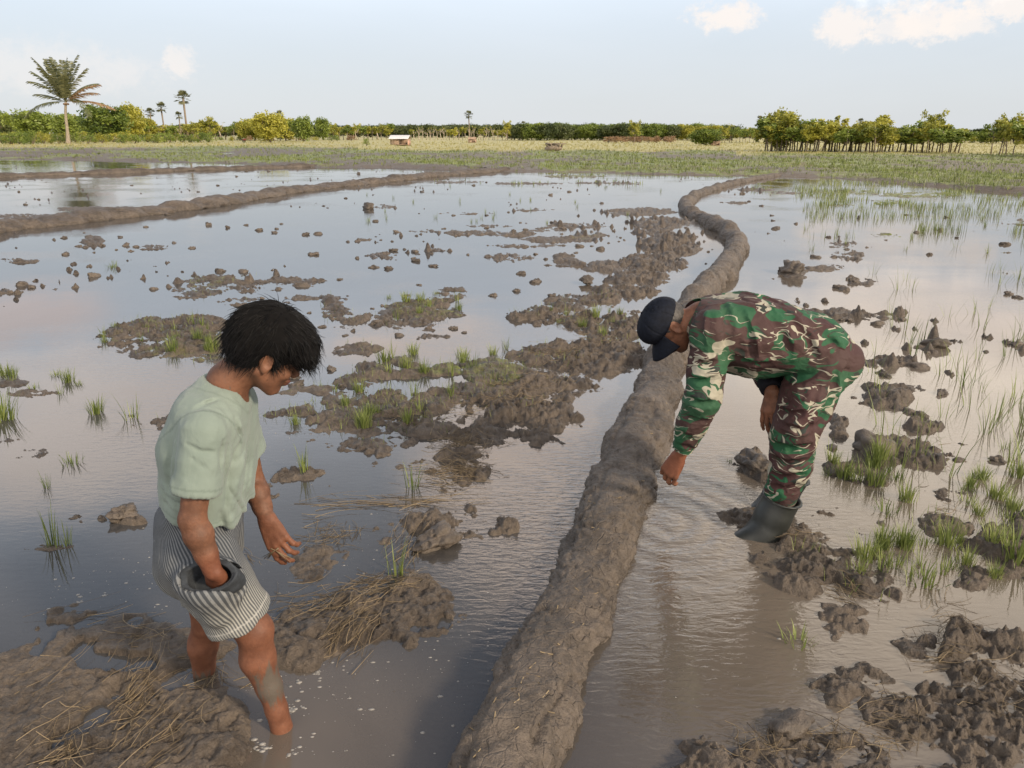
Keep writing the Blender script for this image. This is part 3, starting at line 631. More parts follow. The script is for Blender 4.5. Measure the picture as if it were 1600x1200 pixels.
tuft(112, 724, 'short', 1.1, 'low spreading green tuft alone in pinkish water at the left')
tuft(74, 762, 'thin', .6, 'little thin tuft above the tall grass tuft at the left')
tuft(461, 662, 'lush', .62, 'small lush tuft in water just right of the face of the man in green')
tuft(568, 665, 'lush', .85, 'bright tuft on the near edge of the muddy islet in the middle')
tuft(476, 742, 'tall', .72, 'upright tuft on the flat mud right of the man in the green shirt')
tuft(645, 762, 'thin', 1.1, 'yellow green tuft in water beside the straw covered mud heap')
tuft(620, 898, 'thin', 1.1, 'two or three long green blades rising from the straw pile at the centre')
tuft(790, 545, 'thin', .9, 'single tuft in open water left of the turned mud ridge')
tuft(1246, 1004, 'short', 1.0, 'yellow green tuft on submerged mud below the boot of the soldier')
tuft(1445, 908, 'short', 1.4, 'open fan of thin blades mirrored in brown water at the right')
tuft(1386, 802, 'short', 1.1, 'small dark spiky tuft in water right of the boot of the soldier')
tuft(1140, 722, 'short', .35, 'tiny sprout alone in the rippled water between arm and legs of the soldier')
tuft(1590, 880, 'lush', 1.3, 'large green clump on the mud at the right edge')
tuft(1480, 850, 'lush', 1.0, 'green clump on a mud lump at the right')
tuft(1375, 722, 'lush', 1.0, 'grass clump on a dark clod right of the knees of the soldier')
tuft(175, 418, 'short', 1.6, 'lone far tuft in the still water near the left bund')
ring_spots = [(1110, 724, 0), ]
grp = 'thin grass tufts standing in the flooded fields'
rs = random.Random(77)
for k in range(150):
    z_ = k % 5
    if z_ < 3: a, b = rs.uniform(1360, 1660), 330 + 420 * rs.random() ** 1.2
    elif z_ == 3: a, b = rs.uniform(1250, 1620), rs.uniform(300, 400)
    else: a, b = rs.uniform(560, 1040), rs.uniform(285, 350)
    tuft(a, b, 'wisp' if z_ < 3 else 'thin', rs.uniform(.7, 1.15), 'thin wispy grass tuft standing in open water', grp)
grp2 = 'green tufts on the mud islets'
for k in range(130):
    c = [(250, 520, 90, 26), (665, 480, 60, 22), (700, 570, 130, 18), (600, 640, 110, 30), (930, 500, 70, 30), (1460, 840, 130, 70), (1380, 870, 40, 30), (1350, 740, 60, 20), (1560, 760, 60, 60), (335, 545, 70, 20), (30, 600, 110, 16)][k % 11]
    tuft(c[0] + rs.uniform(-1, 1) * c[2], c[1] + rs.uniform(-1, 1) * c[3], rs.choice(['short', 'thin', 'lush']), rs.uniform(.6, 1.0), 'short green tuft growing on a mud islet', grp2)

# grass nobody could count
def scatter_grass(n, area, L, W, lean, m, name, label, test=None, seed=1, per=5, zlift=0.0):
    r = random.Random(seed); R = np.random.default_rng(seed); mb = MB()
    PX = R.uniform(area[0], area[1], n); U = R.random(n); PY = area[2] + (area[3] - area[2]) * U
    g = np.array([G(a, b)[:2] for a, b in zip(PX, PY)]); H, gr, dry = height(g[:, 0], g[:, 1])
    for i in range(n):
        if test and not test(H[i], gr[i], dry[i], PX[i], PY[i], r): continue
        y = g[i, 1]; s = 1 + y * .006
        for k in range(per):
            az = r.uniform(0, 6.28); blade(mb, g[i, 0] + r.gauss(0, .05 * s), y + r.gauss(0, .05 * s), max(H[i], 0) - .01, L * r.uniform(.5, 1.1) * s, W * max(1, y * .10), lean * r.uniform(.2, 1), az, r.random(), 2)
    if mb.n: tag(mb.build(name, m), label, 'grass', kind='stuff')
T_band = lambda H, g, d, a, b, r: H > .01 and d < .5 and r.random() < g
scatter_grass(26000, (-500, 2100, 226, 300), .15, .007, .6, M_GRASS, 'grass', 'green marsh grass in the band beyond the flooded field', T_band, 2, 4)
scatter_grass(12000, (-500, 2100, 228, 300), .16, .006, .7, M_GRASSD, 'grass', 'darker rough grass mixed into the marsh band', T_band, 3, 4)
scatter_grass(9000, (-500, 2100, 223, 243), .16, .006, .5, M_GRASSY, 'dry_grass', 'pale yellow dry grass in the sunlit field before the trees', lambda H, g, d, a, b, r: d > .3, 5, 4)
scatter_grass(1700, (1240, 1620, 284, 325), .17, .006, .5, M_GRASS, 'grass', 'green rice growing in rows in the far right water', lambda H, g, d, a, b, r: H < .06 and vnoise(np.array([a * .02]), np.array([b * .16]), 5)[0] > .56, 7, 3)
scatter_grass(1500, (1260, 1700, 318, 372), .20, .005, .4, M_GRASS, 'grass', 'thin green blades rising from the water on the right', lambda H, g, d, a, b, r: vnoise(np.array([a * .015]), np.array([b * .08]), 8)[0] > .50, 8, 2)
scatter_grass(7000, (100, 1000, 430, 700), .07, .0032, .8, M_GRASS, 'grass', 'short green grass growing on the muddy islets', lambda H, g, d, a, b, r: H > .01 and r.random() < g * .8, 9, 4)
scatter_grass(2500, (1250, 1650, 560, 950), .08, .0032, .7, M_GRASS, 'grass', 'short grass on the mud lumps at the right', lambda H, g, d, a, b, r: H > .01 and r.random() < g * .8, 10, 4)

def straw_heap(spots, name, label, seed):
    r = random.Random(seed); mb = MB()
    for (cx, cy, rx, ry, n, L, az0, daz) in spots:
        for i in range(n):
            a = cx + rx * r.gauss(0, .5); b = cy + ry * r.gauss(0, .5); g = G(a, b)
            if g[1] < .5: continue
            l = L * r.uniform(.35, 1.2); az = az0 + r.uniform(-daz, daz)
            n_ = 5
            if r.random() < .35: continue
            t = np.linspace(-.5, .5, n_); bend = r.gauss(0, .35) * l
            x = g[0] + np.cos(az) * l * t - np.sin(az) * bend * (t * t); y = g[1] + np.sin(az) * l * t + np.cos(az) * bend * (t * t)
            H = np.maximum(height(x, y)[0], .0); z = H * .6 + np.max(H) * .4 + r.uniform(-.004, .012) + (t + .5) * r.gauss(0, .08) * l
            z = np.maximum(z, H - .004)
            mb.tube(np.stack([x, y, z], 1), np.linspace(1, .5, n_) * r.uniform(.0007, .0017), 4, r.random(), False)
    tag(mb.build(name, M_STRAW, smooth=True), label, 'straw', kind='stuff')
PI = math.pi
straw_heap([(520, 835, 42, 20, 130, .16, .3, 1.6), (600, 915, 60, 18, 150, .20, .4, .9), (500, 945, 70, 30, 110, .18, .5, 1.3), (560, 975, 30, 40, 90, .22, 1.1, .5), (525, 1000, 14, 30, 50, .16, 1.3, .4),
            (720, 695, 50, 16, 200, .17, .2, 1.4), (712, 735, 55, 16, 220, .2, 3.0, .9), (740, 640, 60, 24, 120, .14, .3, 1.5), (640, 650, 80, 20, 90, .12, .3, 1.5), (900, 500, 40, 20, 110, .16, .5, 1.5), (850, 600, 60, 20, 120, .16, .3, 1.5), (660, 785, 70, 10, 90, .3, .1, .3), (560, 788, 90, 6, 30, .4, -.03, .12), (870, 560, 60, 20, 160, .22, .4, 1.5), (930, 540, 40, 30, 100, .2, .8, 1.5),
            (820, 630, 60, 26, 120, .2, .2, 1.6), (790, 605, 20, 5, 30, .16, -.2, .3), (700, 760, 60, 12, 50, .3, -.4, .4), (640, 850, 26, 36, 60, .24, 1.3, .3)], 'straw', 'dead rice straw tangled over the turned mud in the middle', 5)
straw_heap([(230, 1000, 50, 20, 60, .16, .4, 1.4), (215, 1080, 30, 60, 70, .22, 1.4, .5), (250, 1150, 30, 60, 34, .2, 1.2, .4), (320, 1060, 40, 30, 60, .12, 1.2, 1.4), (140, 960, 60, 10, 12, .3, .35, .15), (105, 1175, 40, 26, 50, .14, 1.1, 1.3),
            (100, 1060, 60, 60, 22, .2, .8, .8), (350, 1050, 60, 30, 30, .12, -.4, 1.0), (405, 868, 26, 12, 12, .12, -.7, .3), (490, 790, 60, 30, 10, .2, .1, .5), (200, 1130, 130, 60, 60, .07, 0, 3)], 'straw', 'straw stalks pressed into the trampled mud by the bare legs', 6)
straw_heap([(1240, 845, 30, 12, 24, .14, -.4, 1.2), (1325, 925, 22, 26, 70, .14, -1.0, .6), (1480, 985, 60, 50, 90, .15, .8, 1.4), (1560, 1080, 60, 60, 90, .16, 1.2, 1.2), (1330, 1150, 110, 40, 110, .15, .2, 1.4), (1180, 1170, 70, 30, 50, .14, .3, 1.4),
            (1450, 740, 60, 60, 40, .12, 1.2, 1.0), (1475, 1035, 20, 8, 26, .12, .1, .5), (1400, 1100, 60, 40, 30, .12, .4, 1.2), (1480, 800, 30, 14, 30, .12, .1, 1.0)], 'straw', 'straw and roots sticking out of the mud heaps on the right', 7)
def bund_bits():
    r = random.Random(3); mb = MB(); dep = bpy.context.evaluated_depsgraph_get(); b = bpy.data.objects['mud_bund']
    L = spline(world_line(LONG), 20)
    for i in range(150):
        s = int(len(L) * .42 * r.random() ** 1.5); c = L[s]; x = c[0] + r.uniform(-.17, .17); y = c[1]
        ok, loc, nm, _ = b.ray_cast(Vector((x, y, 1)), Vector((0, 0, -1)))
        if not ok: continue
        az = r.uniform(0, 6.28); l = r.uniform(.012, .05); t = np.linspace(-.5, .5, 4)[:, None]
        dvec = Vector((math.cos(az), math.sin(az), 0)); dvec = (dvec - nm * dvec.dot(nm)).normalized()
        mb.tube(np.array(loc + nm * .002)[None] + t * l * np.array(dvec)[None] + t * t * np.array([0, 0, .006]), .0022, 4, r.random(), False)
    tag(mb.build('straw', M_STRAW), 'short straw bits stuck on the long bund', 'straw', kind='stuff')
bund_bits()
def foam():
    r = random.Random(9); mb = MB()
    V0, F0 = ico(1)
    for (cx, cy, rx, ry, n, s) in [(290, 900, 160, 60, 150, .0045), (130, 930, 130, 50, 60, .006), (480, 1080, 80, 70, 90, .007), (560, 900, 120, 80, 120, .004), (620, 1080, 130, 90, 90, .0045), (440, 720, 80, 60, 60, .004), (880, 900, 60, 60, 60, .004), (1150, 1000, 130, 110, 30, .004), (700, 1000, 60, 60, 40, .004)]:
        for i in range(n):
            g = G(cx + rx * r.gauss(0, .6), cy + ry * r.gauss(0, .6)); q = s * (.25 + r.random() ** 5 * 1.3)
            if g[1] < .6 or abs(g[0]) > 3: continue
            mb.add(V0 * np.array([q * r.uniform(.8, 1.9), q * .9, q * .25]) + np.array([g[0], g[1], .0]), F0, r.random())
    for (cx, cy, q) in [(495, 1052, .022), (462, 1108, .03), (405, 1166, .03), (380, 940, .0), (124, 940, .014), (162, 930, .012), (460, 1175, .02), (430, 1085, .015), (395, 1075, .012)]:
        if not q: continue
        g = G(cx, cy)
        for i in range(13): mb.add(V0 * q * r.uniform(.08, .32) * np.array([1.5, 1, .22]) + np.array([g[0] + r.gauss(0, q * .5), g[1] + r.gauss(0, q * .4), 0]), F0, r.random())
    tag(mb.build('foam', M_FOAM, smooth=True), 'white foam flecks floating on the dark water', 'foam', kind='stuff')
foam()

# ------------------------------------------------------------------ trees
def leaf_quads(mb, C, n, rad, size, r, flat=.75, a0=None):
    """n leaf clumps round each cluster centre"""
    C = np.asarray(C); m = len(C)
    R = np.random.default_rng(r)
    c = np.repeat(C, n, 0); o = R.normal(size=(m * n, 3)); o /= np.linalg.norm(o, axis=1)[:, None]
    rad = np.repeat(np.broadcast_to(rad, m), n); p = c + o * (rad * R.uniform(.35, 1.1, m * n))[:, None] * np.array([1, 1, flat])
    s = size * R.uniform(.5, 1.3, m * n)
    u = R.normal(size=(m * n, 3)); u[:, 2] *= .6; u /= np.linalg.norm(u, axis=1)[:, None]
    v = np.cross(u, R.normal(size=(m * n, 3))); v /= np.linalg.norm(v, axis=1)[:, None]
    q = np.stack([p - u * s[:, None], p - v * s[:, None] * .5, p + u * s[:, None], p + v * s[:, None] * .5], 1).reshape(-1, 3)
    tone = np.repeat(np.repeat(R.uniform(0, 1, m), n) * .6 + R.uniform(0, .4, m * n), 4)
    mb.add(q, np.arange(m * n * 4).reshape(-1, 4), tone)
def limb_set(mb, H, spread, r, n=7, th=.12, fork=.35):
    tips = []
    base = np.array([0, 0, -.3]); top = np.array([r.uniform(-.1, .1) * H, r.uniform(-.1, .1) * H, H * fork])
    mb.tube([base, (base + top) / 2 + np.array([.02 * H, 0, 0]), top], [th * 1.3, th, th * .8], 7, .5)
    for k in range(n):
        az = 6.28 * k / n + r.uniform(-.4, .4); e = np.array([math.cos(az) * spread * r.uniform(.5, 1), math.sin(az) * spread * r.uniform(.5, 1), H * r.uniform(.6, .92)])
        mid = top * .5 + e * .5 + np.array([0, 0, -.06 * H]); mb.tube([top - np.array([0, 0, .1]), mid, e], [th * .6, th * .35, th * .12], 5, .5); tips.append(e)
        e2 = mid + (e - mid) * .6 + np.array([r.uniform(-1, 1), r.uniform(-1, 1), .6]) * spread * .35; mb.tube([mid, e2], [th * .3, th * .08], 4, .5); tips.append(e2)
    return tips
def tree_proto(H, W, seed, kind):
    """returns (crown mesh, trunk mesh); unit tree about H tall, W wide"""
    r = random.Random(seed); R = np.random.default_rng(seed)
    tk = MB(); cr = MB()
    if kind == 'dense':
        tips = limb_set(tk, H, W * .36, r, 8, .03 * H, .3)
        n = 85; o = R.normal(size=(n, 3)); o /= np.linalg.norm(o, axis=1)[:, None]; o[:, 2] = o[:, 2] * .95 + .05
        C = o * np.array([W * .42, W * .42, H * .44]) * R.uniform(.55, 1.05, n)[:, None] + np.array([0, 0, H * .50])
        C = np.vstack([C, tips]); leaf_quads(cr, C, 46, R.uniform(.11, .19, len(C)) * W, .045 * H, seed)
    elif kind == 'loose':
        tips = limb_set(tk, H, W * .45, r, 9, .022 * H, .35)
        C = np.array(tips + [t + np.array([r.uniform(-.1, .1) * W, r.uniform(-.1, .1) * W, r.uniform(-.25, .08) * H]) for t in tips for _ in (0, 1)])
        leaf_quads(cr, C, 34, R.uniform(.08, .16, len(C)) * W, .042 * H, seed, .6)
    elif kind == 'slim':     # thin planted tree: bare stem, small crown
        tips = []
        lean = np.array([r.uniform(-.08, .08), r.uniform(-.08, .08), 0]) * H
        tk.tube([np.array([0, 0, -.3]), lean * .5 + np.array([0, 0, H * .35]), lean + np.array([0, 0, H * .7])], [.020 * H, .015 * H, .008 * H], 6, .5)
        for k in range(6):
            az = r.uniform(0, 6.28); s = lean * .6 + np.array([0, 0, H * r.uniform(.22, .55)]); e = s + np.array([math.cos(az) * W * .38, math.sin(az) * W * .38, H * r.uniform(.08, .36)]); tk.tube([s, e], [.008 * H, .003 * H], 4, .5); tips.append(e)
        C = np.array(tips + [t + R.normal(size=3) * np.array([.12 * W, .12 * W, .07 * H]) for t in tips for _ in range(3)])
        leaf_quads(cr, C, 44, R.uniform(.14, .24, len(C)) * W, .042 * H, seed, .8)
    elif kind == 'bare':     # pale trunk, stubby limbs, few leaves
        tips = limb_set(tk, H, W * .3, r, 5, .022 * H, .45)
        C = np.array(tips)[::2]; leaf_quads(cr, C, 12, .08 * W, .025 * H, seed, .8)
    elif kind == 'shrub':
        for k in range(6):
            az = r.uniform(0, 6.28); tk.tube([[0, 0, -.1], [math.cos(az) * W * .15, math.sin(az) * W * .15, H * .3], [math.cos(az) * W * .3, math.sin(az) * W * .3, H * .7]], [.03 * H, .02 * H, .008 * H], 5, .5)
        n = 34; C = np.stack([R.uniform(-.4, .4, n) * W, R.uniform(-.4, .4, n) * W, R.uniform(.15, .85, n) * H], 1); C[:, :2] *= (1.15 - (C[:, 2:] / H) * .7)
        leaf_quads(cr, C, 26, .14 * W, .06 * H, seed, .9)
    return cr, tk
LM = {'dense': (M_LEAF_G, M_TRUNK), 'denseD': (M_LEAF_D, M_TRUNK), 'denseY': (M_LEAF_Y, M_TRUNK), 'loose': (M_LEAF_Y, M_TRUNK), 'looseG': (M_LEAF_G, M_TRUNK), 'slim': (M_LEAF_Y, M_TRUNK), 'slimG': (M_LEAF_G, M_TRUNK), 'bare': (M_LEAF_Y, M_TRUNKP), 'shrub': (M_LEAF_G, M_TRUNK), 'shrubY': (M_LEAF_Y, M_TRUNK), 'shrubR': (M_LEAF_R, M_TRUNK)}
PROTO = {}
for key, (lm, tm) in LM.items():
    base = key.rstrip('DYGR') if key != 'dense' else 'dense'
    H, W = {'dense': (5, 6), 'loose': (5, 5), 'slim': (4, 2.2), 'bare': (5, 3), 'shrub': (1.5, 2.2)}[base]
    PROTO[key] = []
    for s in range(3):
        cr, tk = tree_proto(H, W, hash(base) % 1 + s * 13 + len(key) * 7, base)
        PROTO[key].append((cr.mesh('crown', lm), tk.mesh('trunk', tm, True), H, W))
NAME = {'dense': 'leafy_tree', 'denseD': 'leafy_tree', 'denseY': 'leafy_tree', 'loose': 'spreading_tree', 'looseG': 'spreading_tree', 'slim': 'slender_tree', 'slimG': 'slender_tree', 'bare': 'bare_tree', 'shrub': 'shrub', 'shrubY': 'shrub', 'shrubR': 'shrub'}
def tree(kind, px, base, top, wpx, label, group=None, depth=None):
    g = G(px, base); zc = proj(g[0], g[1])[2]
    H = HCAM * 0 + (base - top) / FPX * zc * 1.02; Wd = wpx / FPX * zc
    cm, tm, H0, W0 = PROTO[kind][random.randrange(3)]
    t = thing(NAME[kind], (g[0], g[1], .2 if g[1] > 110 else .05), label, 'bush' if 'shrub' in kind else 'tree', group, random.uniform(0, 6.28), (Wd / W0, Wd / W0, H / H0))
    obj('crown', cm, t); obj('trunk', tm, t); return t

def frond(mb, base, az, up, L, W, r, droop=1.0, n=34):
    """feather frond of a coconut palm"""
    t = np.linspace(0, 1, 12); d = np.array([math.cos(az), math.sin(az), 0])
    el = up - droop * t ** 1.4 * 1.5
    dr = np.stack([np.cos(el) * d[0], np.cos(el) * d[1], np.sin(el)], 1); pts = base + np.cumsum(np.vstack([[0, 0, 0], dr[:-1] * L / 11]), 0)
    mb.tube(pts, np.linspace(.045, .01, 12), 4, .3, False)
    side = np.array([-d[1], d[0], 0])
    for k in range(n):
        u = .12 + .86 * k / n; i = min(10, int(u * 11)); f = u * 11 - i; c = pts[i] * (1 - f) + pts[i + 1] * f; tg = dr[i]
        l = W * math.sin(math.pi * (u * .85 + .1)) ** .6 * r.uniform(.75, 1.1)
        for sgn in (-1, 1):
            e = c + side * sgn * l * .72 + tg * l * .55 + np.array([0, 0, -l * r.uniform(.25, .6)]); w = .085 * tg + np.array([0, 0, .02])
            m = (c + e) / 2 + np.array([0, 0, l * .07])
            mb.add([c - w * .6, c + w * .6, m + w, m - w, e], [[0, 1, 2, 3]], r.random()); b0 = mb.n - 5; mb.F3.append(np.array([[3 + b0, 2 + b0, 4 + b0]]))
M_TRUNKM = plain('palm_bark', (.30, .25, .19), .85, .3, 6)
def coconut():
    r = random.Random(8); g = G(107, 226); zc = proj(g[0], g[1])[2]; H = (226 - 165) / FPX * zc; top = np.array([-.2, 0, H])
    t = thing('coconut_palm', (g[0], g[1], .2), 'tall coconut palm with ragged fronds standing alone before the trees at the left', 'palm tree')
    mb = MB(); z = np.linspace(-.3, H, 14); xs = .8 * (np.maximum(z, 0) / H) ** 1.5 + .08 * np.sin(z * .9)
    mb.tube(np.stack([xs, xs * 0, z], 1), np.interp(z, [-.3, .8, 2, H], [.48, .34, .27, .2]), 10, .5); mb.build('trunk', M_TRUNKM, t, True)
    L = 8.4
    # azimuth (0 = right), elevation at the base, droop
    fr = [(0.1, 1.35, .35), (1.2, 1.45, .2), (2.4, 1.4, .25), (-1.6, 1.3, .45), (3.0, 1.15, .30), (3.2, .95, .35), (2.9, .35, .28), (3.3, .05, .75), (0.0, 1.05, .35), (.3, .75, .55), (-.2, .42, .45), (.1, .12, .50), (-.6, .3, 1.3), (-2.2, .8, .6), (-1.0, .9, .5), (2.1, .9, .5), (.9, .8, .55), (3.14, 1.3, .15), (-1.9, 1.1, .4), (1.6, 1.2, .35), (.5, 1.45, .1), (2.8, 1.42, .12), (-.9, 1.4, .15), (0.2, 1.22, .2), (3.0, 1.28, .2), (-2.4, 1.2, .3)]
    b = np.array([xs[-1], 0, H])
    for k, (az, up, dr) in enumerate(fr):
        f = MB(); frond(f, b, az + r.uniform(-.1, .1), up, L * r.uniform(.82, 1.05), 1.6, r, dr); f.build('frond', M_LEAF_P if k not in (10, 11, 9) else M_LEAF_R, t)
    nuts = MB(); V0, F0 = ico(2)
    for k in range(7): az = k * .9; nuts.add(V0 * .17 + b + np.array([math.cos(az) * .35, math.sin(az) * .35, -.35]), F0, .5)
    nuts.build('coconuts', M_LEAF_R, t, True)
coconut()
def lontar_mesh(seed):
    r = random.Random(seed); cr = MB(); tk = MB(); H = 10
    tk.tube([[0, 0, -.3], [.1, 0, H * .5], [0, 0, H]], [.32, .22, .24], 9, .5)
    for k in range(26):
        az = r.uniform(0, 6.28); el = r.uniform(-.9, 1.5); d = np.array([math.cos(az) * math.cos(el), math.sin(az) * math.cos(el), math.sin(el)]); c = np.array([0, 0, H + .1])
        e = c + d * r.uniform(1.0, 1.5); cr.tube([c, e], [.04, .025], 4, .3, False)
        u = np.cross(d, [0, 0, 1.0]); u /= np.linalg.norm(u) + 1e-9; v = np.cross(u, d)
        R_ = r.uniform(.8, 1.1); tn = r.random()
        for q in range(-6, 7):
            a = q * .27; dd = d * math.cos(a) + u * math.sin(a); pp = e + dd * R_ + np.array([0, 0, -.12 * abs(q) / 6]); w = (u * math.cos(a) - d * math.sin(a)) * .085
            cr.add([e, e + dd * R_ * .6 - w + v * .03, pp, e + dd * R_ * .6 + w - v * .03], [[0, 1, 2, 3]], tn)
    return cr.mesh('crown', M_LEAF_P), tk.mesh('trunk', M_TRUNK, True)
LON = [lontar_mesh(k) for k in (1, 2)]
def lontar(px, base, top, label, k=0, group=None):
    g = G(px, base); zc = proj(g[0], g[1])[2]; H = (base - top) / FPX * zc / 11.3
    t = thing('fan_palm', (g[0], g[1], .2), label, 'palm tree', group, random.uniform(0, 6), (H * 1.1, H * 1.1, H)); obj('crown', LON[k][0], t); obj('trunk', LON[k][1], t)
lontar(294, 217.5, 151, 'tall thin fan palm rising alone above the bushes, right of the coconut palm')
lontar(258, 218, 167, 'middle sized fan palm left of the tallest one', 1)
lontar(240, 218, 175, 'shorter fan palm with hanging dead leaves next to the big bright tree', 0)
lontar(284, 217.5, 180, 'lowest small dark fan palm between the other fan palms', 1)
lontar(440, 217, 178, 'fan palm top showing above the bright green trees left of the hut', 0)
lontar(733, 218, 179, 'single fan palm standing over bare trunks right of the hut', 0)
lontar(818, 216.5, 193, 'small dark fan palm left of the long dense wood', 1)
lontar(1184, 219, 186, 'thin dark palm at the left end of the right hand tree row', 1)
lontar(1379, 221, 187, 'dark fan palm top behind the right hand tree row', 0)
lontar(1341, 221, 190, 'dark small palm top poking out of the right hand tree row', 1)
# notable trees
tree('dense', 168, 222, 169, 78, 'large bright rounded tree right of the coconut palm')
tree('denseY', 205, 221, 168, 52, 'bright yellow green rounded tree between the large tree and the fan palms')
tree('dense', 58, 221, 177, 62, 'wide dark green tree left of the coconut palm')
tree('looseG', 5, 221, 172, 40, 'yellowish tree cut by the left edge behind the shrubs')
tree('loose', 328, 221, 187, 36, 'bright yellow tree right of the tallest fan palm')
tree('denseY', 424, 224, 180, 56, 'tall yellow green tree left of the hut, first of the bright group')
tree('dense', 475, 222, 186, 36, 'rounded green tree in the middle of the bright group')
tree('dense', 505, 220, 187, 28, 'darker rounded tree at the right end of the bright group')
tree('loose', 990, 228, 193, 22, 'single yellow tree with pale trunk standing before the long dense wood')
tree('loose', 793, 220, 192, 16, 'orange tinted small tree left of the long dense wood')
tree('dense', 1103, 229, 205, 54, 'low wide dark green tree with a shed beneath it')
tree('shrub', 573, 230, 218, 11, 'little round bush alone in the dry field left of the hut')
tree('denseY', 1218, 238, 177, 60, 'tallest leafy tree at the left end of the right hand row')
tree('slim', 1300, 236, 186, 22, 'thin umbrella topped tree rising over the right hand row')
tree('loose', 1452, 238, 179, 40, 'gappy tree with tufted top in the right hand row')
tree('loose', 1566, 243, 184, 36, 'yellow tufted tree taller than its neighbours near the right edge')
# rows
r3 = random.Random(12)
def row(kinds, x0, x1, n, base, top, w, label, group, jb=1.0, jt=3.0):
    for k in range(n):
        x = x0 + (x1 - x0) * (k + r3.uniform(.1, .9)) / n; f = (x - x0) / (x1 - x0)
        bs = (base if not hasattr(base, '__len__') else base[0] + (base[1] - base[0]) * f) + r3.uniform(-jb, jb); tp = (top if not hasattr(top, '__len__') else top[0] + (top[1] - top[0]) * f) + r3.uniform(-jt, jt)
        tree(r3.choice(kinds), x, bs, tp, w * r3.uniform(.8, 1.3), label, group)
row(['denseD', 'dense'], -420, 60, 18, 219, 180, 50, 'dense green tree in the left background', 'trees at the far left')
row(['looseG', 'dense', 'denseY'], 60, 240, 12, 219, 184, 36, 'green tree behind the coconut palm', 'trees behind the coconut palm')
row(['loose', 'bare', 'slimG', 'slim'], 215, 410, 30, 219, 195, 22, 'yellow green tree in the left middle background', 'yellowish trees right of the fan palms', .8, 4)
row(['denseD'], 200, 620, 26, 215, 197, 40, 'far dark tree behind the yellowish row', 'far dark trees on the left', .5, 2)
row(['denseY', 'loose', 'looseG'], 380, 470, 6, 221, 190, 36, 'yellow green tree of the bright group left of the hut', 'bright trees left of the hut')
row(['slim', 'bare', 'slimG', 'loose'], 510, 610, 20, 219, 196, 15, 'slender tree left of the hut', 'slender trees behind the hut', .8, 3)
row(['denseD'], 600, 800, 20, 215.5, 197, 34, 'dark wood tree behind the bare trunks', 'dark wood in the centre', .4, 1.5)
row(['bare', 'bare', 'slim'], 640, 800, 34, 219.5, 201, 12, 'pale bare trunked tree right of the hut', 'pale bare trees in the centre', .8, 4)
row(['denseD', 'dense'], 800, 1035, 34, 220, 196, 34, 'tree of the long dense wood in the centre', 'trees of the long dense wood', .6, 1.6)
row(['denseD', 'dense', 'denseY'], 1035, 1150, 17, 220, 197, 30, 'tree of the second dense wood', 'trees of the second dense wood', .6, 1.6)
row(['shrubR'], 940, 1060, 9, 224, 214.5, 22, 'reddish brown bush in front of the dense wood', 'reddish bushes before the wood', .5, 1)
row(['slim', 'loose', 'looseG'], 1125, 1200, 14, 224, 203, 16, 'light green tree between the wood and the right hand row', 'light trees right of the centre', .8, 2)
row(['slim', 'slimG', 'slim'], 1192, 1385, 46, (238, 240), (189, 196), 34, 'slender planted tree with bare lower stem in the right hand row', 'slender trees of the right hand row', 1.0, 8)
row(['slim', 'slimG'], 1385, 1500, 20, (238, 241), (193, 197), 34, 'slender tree in the thinner part of the right hand row', 'slender trees of the thinner row', 1.0, 8)
row(['looseG', 'dense', 'denseY'], 1385, 1600, 26, (220, 226), (205, 210), 24, 'low tree farther behind the right hand row', 'far trees behind the right hand row', .8, 2)
row(['denseD'], 1150, 2000, 40, 217, 202, 40, 'far dark tree on the horizon at the right', 'far dark trees on the right', .5, 2)
row(['slim', 'slimG', 'loose'], 1545, 2000, 40, (243, 262), (192, 197), 36, 'slender yellow green tree at the right edge', 'slender trees at the right edge', 1.0, 5)
row(['shrub', 'shrubY'], 0, 330, 34, (225, 224), (210, 210), 24, 'low green bush along the left field edge', 'bushes along the left field edge', 1.5, 3)
row(['shrub'], 10, 60, 4, 227, 208, 30, 'dark green bush at the far left', 'dark bushes at the far left')
row(['shrub', 'shrubR', 'shrubY'], 330, 560, 12, 221, 214, 14, 'small bush in the dry field left of the hut', 'small bushes left of the hut', 1, 2)

